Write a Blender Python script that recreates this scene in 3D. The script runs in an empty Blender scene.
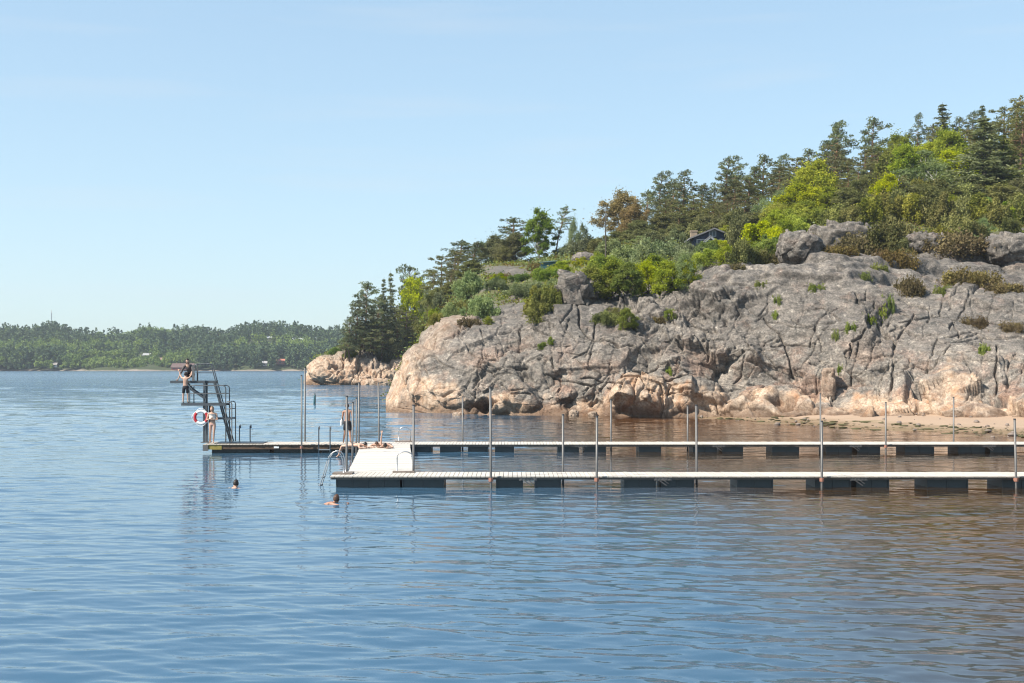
import bpy, bmesh, math, random
import numpy as np
from mathutils import Vector, Matrix, Euler, Quaternion

sc = bpy.context.scene
COL = sc.collection
R = math.radians
F, HC, PX0, PY0 = 1280.0, 3.9, 512.0, 365.0     # focal length in pixels, eye height, pixel of the horizon point

# ------------------------------------------------------------------ camera, sky, sun, exposure
cam_d = bpy.data.cameras.new('camera')
cam = bpy.data.objects.new('camera', cam_d)
COL.objects.link(cam)
cam.location = (0, 0, HC)
cam.rotation_euler = (R(90), 0, 0)
cam_d.sensor_width = 36.0
cam_d.lens = 36.0 * F / 1024.0
cam_d.shift_y = 23.5 / 1024.0
cam_d.clip_start, cam_d.clip_end = 0.5, 8000
sc.camera = cam

SUN_EL, SUN_ROT = R(46), R(243)
world = bpy.data.worlds.new('World')
sc.world = world
world.use_nodes = True
wn = world.node_tree
bg = wn.nodes['Background']
sky = wn.nodes.new('ShaderNodeTexSky')
sky.sky_type = 'NISHITA'
sky.sun_disc = False
sky.sun_elevation, sky.sun_rotation = SUN_EL, SUN_ROT
sky.altitude, sky.air_density, sky.dust_density, sky.ozone_density = 0, 1.0, 0.6, 2.0
# a few thin wisps of high cloud
tc = wn.nodes.new('ShaderNodeTexCoord')
mp = wn.nodes.new('ShaderNodeMapping'); mp.inputs['Scale'].default_value = (2.2, 2.2, 26)
nz = wn.nodes.new('ShaderNodeTexNoise'); nz.inputs['Scale'].default_value = 1.6; nz.inputs['Detail'].default_value = 5
mr = wn.nodes.new('ShaderNodeMapRange'); mr.inputs[1].default_value = 0.56; mr.inputs[2].default_value = 0.8; mr.inputs[4].default_value = 0.24
mx = wn.nodes.new('ShaderNodeMix'); mx.data_type = 'RGBA'
mx.inputs[7].default_value = (3.1, 3.3, 3.5, 1)
wn.links.new(tc.outputs['Generated'], mp.inputs[0]); wn.links.new(mp.outputs[0], nz.inputs[0])
wn.links.new(nz.outputs[0], mr.inputs[0]); wn.links.new(mr.outputs[0], mx.inputs[0])
gm = wn.nodes.new('ShaderNodeGamma'); gm.inputs[1].default_value = 0.5
gn = wn.nodes.new('ShaderNodeMix'); gn.data_type = 'RGBA'; gn.blend_type = 'MULTIPLY'; gn.inputs[0].default_value = 1.0
gn.inputs[7].default_value = (1.33, 1.58, 1.70, 1)
wn.links.new(sky.outputs[0], gm.inputs[0]); wn.links.new(gm.outputs[0], gn.inputs[6]); wn.links.new(gn.outputs[2], mx.inputs[6]); wn.links.new(mx.outputs[2], bg.inputs[0])
bg.inputs[1].default_value = 0.137

sun_d = bpy.data.lights.new('sun', 'SUN')
sun_d.energy, sun_d.angle, sun_d.color = 5.0, R(0.53), (1.0, 0.93, 0.82)
sun = bpy.data.objects.new('sun', sun_d)
COL.objects.link(sun)
sdir = Vector((math.sin(SUN_ROT) * math.cos(SUN_EL), math.cos(SUN_ROT) * math.cos(SUN_EL), math.sin(SUN_EL)))
sun.rotation_euler = sdir.to_track_quat('Z', 'Y').to_euler()
sun.location = (-60, -40, 80)

vs = sc.view_settings
vs.view_transform, vs.look, vs.exposure, vs.gamma = 'Standard', 'None', 0.88, 1.0
vs.use_curve_mapping = False
sc.cycles.filter_width = 1.15
sc.cycles.max_bounces = 8
sc.cycles.transparent_max_bounces = 12
sc.cycles.volume_bounces = 0
sc.cycles.caustics_reflective = False
sc.cycles.caustics_refractive = False

# ------------------------------------------------------------------ helpers
rng = np.random.default_rng(7)

def P(px, py, D):
    return Vector(((px - PX0) * D / F, D, HC + (PY0 - py) * D / F))

def tag(o, label=None, cat=None, group=None, kind=None):
    if label: o['label'] = label
    if cat: o['category'] = cat
    if group: o['group'] = group
    if kind: o['kind'] = kind
    return o

def link(o, parent=None):
    COL.objects.link(o)
    if parent: o.parent = parent
    return o

def empty(name, loc=(0, 0, 0), rz=0.0):
    o = bpy.data.objects.new(name, None)
    o.location = loc
    o.rotation_euler = (0, 0, rz)
    o.empty_display_size = 0.3
    return link(o)

def children(o):
    return [c for c in COL.objects if c.parent == o]

def np_mesh(name, V, Q, mats, smooth=True, attrs=None, mi=None):
    """mesh from numpy verts and faces (n,k)"""
    me = bpy.data.meshes.new(name)
    V = np.asarray(V, np.float32); Q = np.asarray(Q, np.int32)
    k = Q.shape[1]
    me.vertices.add(len(V)); me.vertices.foreach_set('co', V.ravel())
    me.loops.add(Q.size); me.loops.foreach_set('vertex_index', Q.ravel())
    me.polygons.add(len(Q))
    me.polygons.foreach_set('loop_start', np.arange(0, Q.size, k, dtype=np.int32))
    me.polygons.foreach_set('loop_total', np.full(len(Q), k, np.int32))
    me.polygons.foreach_set('use_smooth', np.full(len(Q), smooth, bool))
    if mi is not None:
        me.polygons.foreach_set('material_index', np.asarray(mi, np.int32))
    for a, (dom, arr) in (attrs or {}).items():
        at = me.attributes.new(a, 'FLOAT', dom)
        at.data.foreach_set('value', np.asarray(arr, np.float32).ravel())
    me.update(calc_edges=True)
    for m in (mats if isinstance(mats, (list, tuple)) else [mats]):
        me.materials.append(m)
    return me

def np_obj(name, V, Q, mats, parent=None, **kw):
    return link(bpy.data.objects.new(name, np_mesh(name, V, Q, mats, **kw)), parent)

def grid_faces(nr, nc):
    i = np.arange(nr * nc).reshape(nr, nc)
    return np.stack([i[:-1, :-1], i[:-1, 1:], i[1:, 1:], i[1:, :-1]], -1).reshape(-1, 4)

# ---- vectorised noise
def _hash(ix, iy, iz, seed):
    h = (ix.astype(np.int64) * 374761393 + iy.astype(np.int64) * 668265263 + iz.astype(np.int64) * 2147483647 + seed * 974711) & 0xFFFFFFFF
    h = ((h ^ (h >> 13)) * 1274126177) & 0xFFFFFFFF
    h = ((h ^ (h >> 16)) * 2246822519) & 0xFFFFFFFF
    return ((h ^ (h >> 15)) & 0xFFFFFF) / float(0xFFFFFF)

def vnoise(p, seed=0):
    i = np.floor(p).astype(np.int64); f = p - i
    u = f * f * f * (f * (f * 6 - 15) + 10)
    r = 0
    for dx in (0, 1):
        wx = u[:, 0] if dx else 1 - u[:, 0]
        for dy in (0, 1):
            wy = u[:, 1] if dy else 1 - u[:, 1]
            for dz in (0, 1):
                wz = u[:, 2] if dz else 1 - u[:, 2]
                r = r + wx * wy * wz * _hash(i[:, 0] + dx, i[:, 1] + dy, i[:, 2] + dz, seed)
    return r * 2 - 1

def fbm(p, octv=4, seed=0, gain=0.5):
    a, r, q = 1.0, 0, p.copy()
    for k in range(octv):
        r = r + a * vnoise(q, seed + k * 17)
        q = q * 2.03 + 11.3
        a *= gain
    return r

def voronoi(p, seed=0, jit=0.9):
    """returns F1, F2, hash of the nearest cell, offset vector from its point"""
    i = np.floor(p).astype(np.int64)
    n = len(p)
    f1 = np.full(n, 9.0); f2 = np.full(n, 9.0); hid = np.zeros(n); off = np.zeros((n, 3))
    hid2 = np.zeros(n)
    for dx in (-1, 0, 1):
        for dy in (-1, 0, 1):
            for dz in (-1, 0, 1):
                c = i + np.array([dx, dy, dz])
                h0 = _hash(c[:, 0], c[:, 1], c[:, 2], seed)
                h1 = _hash(c[:, 0], c[:, 1], c[:, 2], seed + 1)
                h2 = _hash(c[:, 0], c[:, 1], c[:, 2], seed + 2)
                q = c + 0.5 + jit * (np.stack([h0, h1, h2], 1) - 0.5)
                d = p - q
                dist = np.sqrt((d * d).sum(1))
                near = dist < f1
                f2 = np.where(near, f1, np.minimum(f2, dist))
                f1 = np.where(near, dist, f1)
                hid = np.where(near, (h0 * 7.13 + h1 * 3.7) % 1.0, hid)
                hid2 = np.where(near, (h2 * 5.3 + h1 * 9.1) % 1.0, hid2)
                off = np.where(near[:, None], d, off)
    return f1, f2, hid, hid2, off

def sstep(a, b, x):
    t = np.clip((x - a) / (b - a), 0, 1)
    return t * t * (3 - 2 * t)

def gsmooth(A, sig, axis):
    k = int(3 * sig) + 1
    w = np.exp(-0.5 * (np.arange(-k, k + 1) / sig) ** 2); w /= w.sum()
    pad = [(0, 0)] * A.ndim; pad[axis] = (k, k)
    B = np.pad(A, pad, mode='edge')
    out = 0
    for j, ww in enumerate(w):
        sl = [slice(None)] * A.ndim; sl[axis] = slice(j, j + A.shape[axis])
        out = out + ww * B[tuple(sl)]
    return out

# ---- node helpers
class NT:
    def __init__(s, name):
        s.m = bpy.data.materials.new(name); s.m.use_nodes = True
        s.t = s.m.node_tree; s.t.nodes.clear()
        s.out = s.t.nodes.new('ShaderNodeOutputMaterial')
    def n(s, typ, ins=None, **pr):
        nd = s.t.nodes.new(typ)
        for k, v in pr.items(): setattr(nd, k, v)
        for k, v in (ins or {}).items(): s.set(nd.inputs[k], v)
        return nd
    def set(s, sock, v):
        if isinstance(v, bpy.types.NodeSocket): s.t.links.new(v, sock)
        elif isinstance(v, bpy.types.Node): s.t.links.new(v.outputs[0], sock)
        else:
            try:
                if hasattr(sock.default_value, '__len__') and len(sock.default_value) == 4 and len(v) == 3: v = (*v, 1)
            except TypeError: pass
            sock.default_value = v
    def pos(s): return s.n('ShaderNodeNewGeometry').outputs['Position']
    def attr(s, name): return s.n('ShaderNodeAttribute', attribute_name=name).outputs['Fac']
    def mapping(s, v, scale, rot=(0, 0, 0)): return s.n('ShaderNodeMapping', {0: v, 'Scale': scale, 'Rotation': rot}).outputs[0]
    def noise(s, v, scale, detail=4, rough=0.55, dist=0): return s.n('ShaderNodeTexNoise', {'Vector': v, 'Scale': scale, 'Detail': detail, 'Roughness': rough, 'Distortion': dist}).outputs['Fac']
    def ramp(s, x, a, b, c=0.0, d=1.0):
        return s.n('ShaderNodeMapRange', {0: x, 1: a, 2: b, 3: c, 4: d}).outputs[0]
    def mix(s, f, a, b, bt='MIX'):
        nd = s.n('ShaderNodeMix', data_type='RGBA', blend_type=bt)
        s.set(nd.inputs[0], f); s.set(nd.inputs[6], a); s.set(nd.inputs[7], b)
        return nd.outputs[2]
    def math(s, op, a, b=0.0): return s.n('ShaderNodeMath', {0: a, 1: b}, operation=op).outputs[0]
    def bump(s, h, strength=0.5, dist=0.05, normal=None):
        d = {'Height': h, 'Strength': strength, 'Distance': dist}
        if normal is not None: d['Normal'] = normal
        return s.n('ShaderNodeBump', d).outputs[0]
    def principled(s, color, rough=0.7, metal=0.0, spec=0.4, normal=None, **extra):
        d = {'Base Color': color, 'Roughness': rough, 'Metallic': metal, 'Specular IOR Level': spec}
        if normal is not None: d['Normal'] = normal
        d.update(extra)
        p = s.n('ShaderNodeBsdfPrincipled', d)
        s.t.links.new(p.outputs[0], s.out.inputs[0])
        return s.m

# ------------------------------------------------------------------ materials of the setting
def mat_rock(name):
    s = NT(name)
    p = s.pos()
    n1 = s.noise(p, 0.22, 6, 0.6)
    n2 = s.noise(p, 1.6, 6, 0.65)
    n3 = s.noise(p, 3.6, 5, 0.75)
    st = s.noise(s.mapping(p, (1.1, 1.1, 0.16)), 0.9, 5, 0.6)
    base = s.mix(s.ramp(n1, .35, .65), (0.124, 0.112, 0.100), (0.205, 0.184, 0.164))
    base = s.mix(s.ramp(n2, .48, .75), base, (0.285, 0.25, 0.215))
    base = s.mix(s.ramp(s.noise(p, .5, 5, .6), .55, .7, 0, .5), base, (0.25, 0.170, 0.135))        # pink granite
    base = s.mix(s.ramp(s.noise(p, .9, 6, .7), .53, .66, 0, .7), base, (0.12, 0.115, 0.105))      # lichen patches
    base = s.mix(s.ramp(n3, .54, .66, 0, .5), base, (0.085, 0.078, 0.068))                           # lichen specks
    base = s.mix(s.ramp(s.noise(p, 2.4, 4, .7), .58, .68, 0, .7), base, (0.38, 0.345, 0.30))       # pale crusts
    base = s.mix(s.ramp(st, .55, .74, 0, .65), base, (0.10, 0.09, 0.085))                         # dark water streaks
    zr = s.n('ShaderNodeSeparateXYZ', {0: p}).outputs[2]
    base = s.mix(s.math('MULTIPLY', s.ramp(zr, 6.5, 2.0), s.ramp(s.noise(p, .33, 5, .65), .50, .62, 0, .6)), base, (0.235, 0.135, 0.092))   # rust red staining low on the face
    base = s.mix(s.ramp(s.noise(s.mapping(p, (.6, .6, .07)), .8, 5, .65), .56, .70, 0, .75), base, (0.075, 0.068, 0.062))   # black seep stains
    cream = s.mix(s.ramp(n2, .38, .62), (0.33, 0.225, 0.15), (0.50, 0.39, 0.295))
    cream = s.mix(s.ramp(st, .50, .68, 0, .7), cream, (0.34, 0.17, 0.085))
    cream = s.mix(s.ramp(s.noise(p, .9, 6, .7), .55, .66, 0, .5), cream, (0.27, 0.19, 0.14))
    cream = s.mix(s.ramp(n3, .56, .70, 0, .55), cream, (0.16, 0.11, 0.08))
    grit = s.noise(p, 6.5, 3, .75)
    mott = s.noise(s.mapping(p, (.7, .7, 1.5)), 1.9, 6, .75)
    base = s.mix(1.0, base, s.mix(s.ramp(grit, .36, .64), (.62, .62, .62), (1.34, 1.32, 1.29)), 'MULTIPLY')
    base = s.mix(1.0, base, s.mix(s.ramp(mott, .36, .62), (.60, .60, .60), (1.28, 1.26, 1.23)), 'MULTIPLY')
    base = s.mix(s.math('MULTIPLY', s.ramp(zr, 4.0, 7.5), s.ramp(s.noise(p, .16, 4, .6), .35, .6, .35, 1.0)), base, s.mix(1.0, base, (.70, .71, .73), 'MULTIPLY'))   # grey lichen above the splash zone
    cream = s.mix(1.0, cream, s.mix(s.ramp(grit, .36, .64), (.72, .70, .68), (1.18, 1.18, 1.18)), 'MULTIPLY')
    base = s.mix(s.attr('cream'), base, cream)
    base = s.mix(s.attr('wet'), base, (0.095, 0.055, 0.033))
    soil = s.mix(s.ramp(n3, .35, .65), (0.085, 0.075, 0.04), (0.12, 0.125, 0.045))
    base = s.mix(s.attr('moss'), base, soil)
    wp = s.n('ShaderNodeVectorMath', {0: p, 1: s.n('ShaderNodeTexNoise', {'Vector': p, 'Scale': .8, 'Detail': 3}).outputs['Color']}, operation='ADD').outputs[0]
    j1 = s.n('ShaderNodeTexVoronoi', {'Vector': s.mapping(wp, (.30, .3, .75), (0, .30, 0)), 'Scale': 1.0}, feature='DISTANCE_TO_EDGE').outputs['Distance']
    j2 = s.n('ShaderNodeTexVoronoi', {'Vector': s.mapping(wp, (1.5, 1.2, .8), (0, -.35, 0)), 'Scale': 1.0}, feature='DISTANCE_TO_EDGE').outputs['Distance']
    jj = s.math('ADD', s.math('MULTIPLY', s.ramp(j1, 0, .03, -.8, 0), s.ramp(s.noise(p, .35, 3), .45, .62)), s.math('MULTIPLY', s.ramp(j2, 0, .05, -.5, 0), s.ramp(n1, .5, .62)))
    h = s.math('ADD', s.math('ADD', s.math('MULTIPLY', n2, 0.18), s.math('MULTIPLY', n3, 0.30)), s.math('MULTIPLY', jj, .18))
    return s.principled(base, 0.85, spec=0.25, normal=s.bump(h, 0.85, 0.30))

M = {}
M['rock'] = mat_rock('granite')

def mat_sand():
    s = NT('sand')
    p = s.pos()
    z = s.n('ShaderNodeSeparateXYZ', {0: p}).outputs[2]
    n = s.noise(p, 0.5, 5, .6); n3 = s.noise(p, 7, 4, .7)
    dry = s.mix(n3, (0.29, 0.205, 0.145), (0.39, 0.285, 0.205))
    wet = s.mix(n, (0.17, 0.115, 0.07), (0.24, 0.17, 0.10))
    zz = s.math('ADD', z, s.math('MULTIPLY', s.math('SUBTRACT', n, 0.5), 0.25))
    c = s.mix(s.ramp(zz, 0.03, 0.18), wet, dry)
    weed = s.ramp(s.noise(s.mapping(p, (.12, 1.0, 1)), 1.2, 6, .7), .56, .66, 0, .7)
    band = s.math('MULTIPLY', s.ramp(zz, -0.02, 0.04), s.ramp(zz, 0.30, 0.18))
    c = s.mix(s.math('MULTIPLY', weed, band), c, (0.12, 0.115, 0.035))
    deep = s.ramp(z, -0.2, -2.0)
    c = s.mix(deep, c, (0.07, 0.06, 0.03))
    return s.principled(c, 0.9, spec=.2, normal=s.bump(n3, .5, .05))
M['sand'] = mat_sand()

def mat_water():
    s = NT('water')
    p = s.pos()
    d = s.n('ShaderNodeVectorMath', {0: p}, operation='LENGTH').outputs['Value']
    a = s.noise(s.mapping(p, (1.0, 2.6, 1), (0, 0, .12)), 3.4, 3, .6, .3)
    b = s.noise(s.mapping(p, (.5, 1.6, 1), (0, 0, -.2)), 1.0, 3, .6, .3)
    c = s.noise(s.mapping(p, (.10, .22, 1), (0, 0, .05)), 1.0, 4, .65, .2)
    nb = s.bump(a, s.ramp(d, 20, 110, .07, .10), .03)
    nb = s.bump(b, s.ramp(d, 25, 90, .05, .55), .08, nb)
    nb = s.bump(c, s.ramp(d, 70, 220, .0, 1.0), 1.0, nb)
    fres = s.n('ShaderNodeFresnel', {'IOR': 1.333, 'Normal': nb}).outputs[0]
    gl = s.n('ShaderNodeBsdfGlossy', {'Color': (1, 1, 1), 'Roughness': s.ramp(d, 40, 500, .012, .14), 'Normal': nb})
    tr = s.n('ShaderNodeBsdfTransparent', {'Color': (.66, .50, .33)})
    df = s.n('ShaderNodeBsdfDiffuse', {'Color': s.mix(s.ramp(s.attr('depth'), .45, .95), (0.082, 0.052, 0.028), (0.040, 0.094, 0.154))})
    body = s.n('ShaderNodeMixShader', {0: s.attr('depth'), 1: tr.outputs[0], 2: df.outputs[0]})
    m = s.n('ShaderNodeMixShader', {0: fres, 1: body.outputs[0], 2: gl.outputs[0]})
    s.t.links.new(m.outputs[0], s.out.inputs[0])
    return s.m
M['water'] = mat_water()
# ------------------------------------------------------------------ seabed and beach
def bed_z(X, Y):
    """depth of the bottom: a shallow sandy bay on the right that rises into the beach"""
    px = PX0 + X * F / np.maximum(Y, 8)
    Dw = np.interp(px, [560, 640, 690, 760, 850, 940, 1024, 1200, 1500], [104, 101, 98, 88, 80, 74, 70, 64, 60])   # waterline distance
    s = Y - Dw
    up = np.interp(s, [-75, -60, -42, -14, 0, 6, 14, 40], [-7.0, -3.8, -1.3, -0.26, 0.0, 0.12, 0.50, 1.0])
    deep = -9.0 + 0 * X
    w = sstep(380, 640, px)
    # the ground also rises close under the cliff so that it meets the rock
    return up * w + deep * (1 - w)

gx = np.concatenate([[-1600, -800, -400, -200], np.arange(-110, 111, 0.8), [200, 400, 800, 1600]])
gy = np.concatenate([[-150, -60, -10, 5, 15, 25], np.arange(30, 125, 0.5), [140, 180, 300, 600, 1000, 1450]])
GX, GY = np.meshgrid(gx, gy)
GZ = bed_z(GX, GY)
pts = np.stack([GX.ravel(), GY.ravel(), 0 * GX.ravel()], 1)
near = ((GX > -100) & (GX < 105) & (GY > 30) & (GY < 125)).ravel()
GZ = GZ.ravel() + np.where(near, 0.05 * fbm(pts * 0.35, 4, 3) + 0.012 * fbm(pts * 2.5, 2, 5), 0)
GZ = np.where(pts[:, 1] > 130, -9, GZ)
tag(np_obj('seabed', np.stack([pts[:, 0], pts[:, 1], GZ], 1), grid_faces(len(gy), len(gx)), M['sand']), kind='structure')

# ------------------------------------------------------------------ water: a real wave surface
def make_water():
    t = np.linspace(-1, 1, 520)
    t = np.concatenate([[-40, -8, -3, -1.6, -1.2], t, [1.2, 1.6, 3, 8, 40]])
    ys = [9.0]
    while ys[-1] < 1440:
        y = ys[-1]
        ys.append(y + max(0.05, min(0.22 * y * y / (F * HC), 0.010 * y)))
    ys = np.array([-140, -60, -20, 0, 4] + ys)
    T, Y = np.meshgrid(t, ys)
    wid = 0.46 * np.maximum(Y, 10) + 3.5
    X = np.clip(T * wid, -1580, 1580)
    dy = np.gradient(ys)[:, None] + 0 * T
    dxs = wid * (2 / 520.0)
    Z = np.zeros_like(X)
    r = np.random.default_rng(21)
    # slow gust pattern that strengthens and calms the ripples
    gp = np.stack([X.ravel() * .035, Y.ravel() * .06, 0 * X.ravel()], 1)
    gust = (0.85 + 0.55 * fbm(gp, 3, 9)).reshape(X.shape)
    lam = np.concatenate([np.geomspace(0.14, 3.0, 84), np.geomspace(3.2, 11, 26)])
    for k, L in enumerate(lam):
        th = r.normal(0, 0.42) + 0.15
        kx, ky = math.sin(th) * 2 * math.pi / L, math.cos(th) * 2 * math.pi / L
        slope = (0.0165 * (1.0 if L < 1.1 else (1.1 / L) ** 0.9) if L < 3.1 else 0.011 * sstep(45, 130, Y)) * r.uniform(.6, 1.4)
        a = slope * L / (2 * math.pi)
        fade = np.clip((L / np.maximum(np.maximum(dy, dxs * abs(math.sin(th)) * 1.2), 1e-3) - 2.2) / 1.6, 0, 1)
        ph = r.uniform(0, 6.28)
        # crests wander a little so that the rows are not ruler-straight
        wob = 0.5 * np.sin(X * 0.37 / L + ph) + 0.4 * np.sin(Y * 0.23 / L + 2 * ph)
        Z += a * fade * gust * np.sin(kx * X + ky * Y + ph + wob)
    for (sx, sy) in ((-8.81, 40.9), (-4.94, 36.2)):            # rings round the two swimmers
        rr = np.hypot(X - sx, (Y - sy))
        Z += .022 * np.exp(-rr / 1.1) * np.cos(rr * 9.0)
    inside = (np.abs(T) <= 1) & (Y > 8)
    Z = np.where(inside, Z, 0)
    b = bed_z(X, Y)
    depth = 1 - np.exp(-np.clip(-b, 0, 9) * 0.38)
    return np.stack([X, Y, Z], -1).reshape(-1, 3), grid_faces(len(ys), len(t)), depth.ravel()
wv, wf, wd = make_water()
tag(np_obj('water', wv, wf, M['water'], attrs={'depth': ('POINT', wd)}), kind='structure')

# ------------------------------------------------------------------ the rock: columns of (row, distance) up the shore face
COLS = {
 386: [(413,109),(411,109.3),(409,109.6),(406,110),(404,111),(405,113),(407,117),(409,124),(412,134),(417,150)],
 392: [(413,107),(402,107.4),(393,108),(386,109),(382,111),(384,114),(388,120),(396,132),(404,144),(412,160)],
 402: [(414,105),(394,105.5),(380,107),(370,109.5),(366,113),(367,118),(370,126),(372,140),(380,155),(390,175)],
 418: [(415,103),(392,103.6),(367,106),(352,110),(346,115),(346,121),(348,130),(350,145),(348,160),(352,180)],
 437: [(415,101.5),(390,102.2),(356,105.5),(336,110.5),(330,116),(330,124),(325,136),(313,152),(306,170),(300,190)],
 460: [(416,100.5),(388,101.5),(352,104.5),(326,110.5),(319,117),(311,126),(300,138),(288,152),(280,168),(274,188)],
 490: [(416,100),(386,101),(352,103.5),(328,109),(316,116),(300,127),(285,139),(271,152),(266,165),(262,182)],
 530: [(416,99),(385,100),(350,102.5),(326,108),(311,115),(296,125),(281,136),(270,149),(265,161),(261,180)],
 552: [(416,98.5),(384,99.3),(345,101),(308,104.5),(301,110),(290,121),(277,133),(267,149),(261,163),(256,182)],
 590: [(416,98),(383,98.7),(345,101),(306,105),(300,110),(288,121),(273,134),(261,149),(253,164),(246,184)],
 620: [(416,97),(383,98.2),(345,100.8),(311,105),(301,111),(287,121),(270,134),(255,149),(246,165),(238,185)],
 660: [(416,96.5),(381,97.8),(342,100.5),(299,105),(288,111),(277,120),(264,133),(250,148),(240,165),(230,188)],
 690: [(416,96),(381,97.5),(340,100),(285,105),(278,110),(269,119),(260,131),(253,150),(241,170),(222,192)],
 715: [(416,95.5),(382,97.2),(335,99.5),(272,104),(266,108),(262,115),(256,128),(252,151),(238,171),(214,192)],
 760: [(416,93),(384,96.5),(330,99),(275,103.5),(264,107.5),(257,114),(250,126),(245,148),(228,167),(204,192)],
 840: [(416,90),(386,94.5),(330,97.5),(277,102),(263,106.5),(255,112),(244,124),(226,140),(206,160),(183,195)],
 900: [(416,88.5),(382,93),(330,96.5),(298,100),(281,105),(254,111.5),(243,124),(224,140),(200,160),(168,195)],
 960: [(416,86.5),(372,91),(330,95.5),(302,99),(284,105),(255,111.5),(244,124),(224,140),(194,160),(148,195)],
 1024:[(417,84.5),(372,89.5),(330,94.5),(304,98),(289,103.5),(264,111),(245,124),(224,140),(188,160),(132,195)],
 1090:[(418,82),(376,88),(332,93.5),(305,97),(292,103),(266,111),(246,124),(222,140),(182,160),(118,195)],
 1250:[(420,80),(382,87),(336,93),(306,97),(292,103),(266,111),(246,124),(218,140),(175,160),(105,195)],
}
SEG = [10, 74, 96, 92, 44, 46, 34, 28, 22, 16, 8]

def build_columns(cols, step, seg, sigx, sigv, back_drop):
    ks = sorted(cols)
    pxs = np.arange(ks[0], ks[-1] + step, step)
    pxs = pxs[pxs <= ks[-1]]
    n = len(cols[ks[0]])
    yc = np.stack([np.interp(pxs, ks, [cols[k][j][0] for k in ks]) for j in range(n)], 0)
    dc = np.stack([np.interp(pxs, ks, [cols[k][j][1] for k in ks]) for j in range(n)], 0)
    yc = gsmooth(yc, sigx / step, 1); dc = gsmooth(dc, sigx / step, 1)
    zc = HC + (PY0 - yc) * dc / F
    # foot under the water in front, and a far side that falls away behind
    zc = np.concatenate([np.minimum(zc[:1] - 2.5, -2.5), zc, zc[-1:] - back_drop], 0)
    dc = np.concatenate([dc[:1] - 1.5, dc, dc[-1:] + 60], 0)
    Z, D = [], []
    for j, m in enumerate(seg):
        t = np.linspace(0, 1, m, endpoint=False)[:, None]
        Z.append(zc[j] * (1 - t) + zc[j + 1] * t); D.append(dc[j] * (1 - t) + dc[j + 1] * t)
    Z.append(zc[-1:]); D.append(dc[-1:])
    Z = gsmooth(np.concatenate(Z), sigv, 0); D = gsmooth(np.concatenate(D), sigv, 0)
    PXg = pxs[None, :] + 0 * D
    X = (PXg - PX0) * D / F
    return pxs, PXg, X, D, Z

def normals(X, Y, Z):
    P_ = np.stack([X, Y, Z], -1)
    du = np.gradient(P_, axis=1); dv = np.gradient(P_, axis=0)
    N = np.cross(du, dv)
    N /= np.linalg.norm(N, axis=-1, keepdims=True) + 1e-9
    return N

def seg_dist(px, py, a, b):
    ax, ay = a; bx, by = b
    t = np.clip(((px - ax) * (bx - ax) + (py - ay) * (by - ay)) / ((bx - ax) ** 2 + (by - ay) ** 2), 0, 1)
    return np.hypot(px - ax - t * (bx - ax), py - ay - t * (by - ay))

def blocks(Pw, cell, amp, tilt, groove, seed, warp=0.35, gw=0.12, rot=0.2):
    """jointed granite: every cell of a warped lattice is a flat-faced block with its own step, tilt and joint"""
    q = Pw / np.array(cell)
    c, s = math.cos(rot), math.sin(rot)
    q = np.stack([q[:, 0] * c - q[:, 2] * s, q[:, 1], q[:, 0] * s + q[:, 2] * c], 1)
    wv_ = np.stack([fbm(q * 0.8 + 5.1 * k, 3, seed + 31 * k) for k in range(3)], 1)
    q = q + warp * wv_
    f1, f2, h, h2, off = voronoi(q, seed)
    e = f2 - f1
    d = amp * (h - 0.5) * 2 + tilt * (off[:, 0] * (h2 - .5) * 2 + off[:, 2] * (((h * 13.7) % 1) - .5) * 2)
    g = (1 - sstep(0, gw, e)) * (.35 + 1.3 * ((h * 29.1 + h2) % 1))
    d = d - groove * g
    return d, e, h

def facet_fit(Pw, disp, cell, seed, rot):
    """flat fracture faces: every joint block takes the plane that fits the surface best there"""
    q = Pw / np.array(cell)
    c, s = math.cos(rot), math.sin(rot)
    q = np.stack([q[:, 0] * c - q[:, 2] * s, q[:, 1], q[:, 0] * s + q[:, 2] * c], 1)
    q = q + .06 * np.stack([fbm(q * .9 + 7.7 * k, 2, seed + 9 * k) for k in range(3)], 1)
    _, _, h, h2, _ = voronoi(q, seed)
    key = np.round(h * 99991).astype(np.int64) * 200003 + np.round(h2 * 99991).astype(np.int64)
    _, inv = np.unique(key, return_inverse=True)
    n = inv.max() + 1
    d = disp.ravel()
    S = lambda a: np.bincount(inv, a, n)
    cnt = S(np.ones(len(d)))
    mx_, mz_, md = S(Pw[:, 0]) / cnt, S(Pw[:, 2]) / cnt, S(d) / cnt
    x, z, e = Pw[:, 0] - mx_[inv], Pw[:, 2] - mz_[inv], d - md[inv]
    sxx, szz, sxz, sxd, szd = S(x * x), S(z * z), S(x * z), S(x * e), S(z * e)
    reg = .02 * cnt
    det = (sxx + reg) * (szz + reg) - sxz ** 2
    a = ((szz + reg) * sxd - sxz * szd) / det; b = ((sxx + reg) * szd - sxz * sxd) / det
    a, b = np.clip(a, -1.2, 1.2), np.clip(b, -1.2, 1.2)
    return (md[inv] + a[inv] * x + b[inv] * z).reshape(disp.shape)

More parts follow.
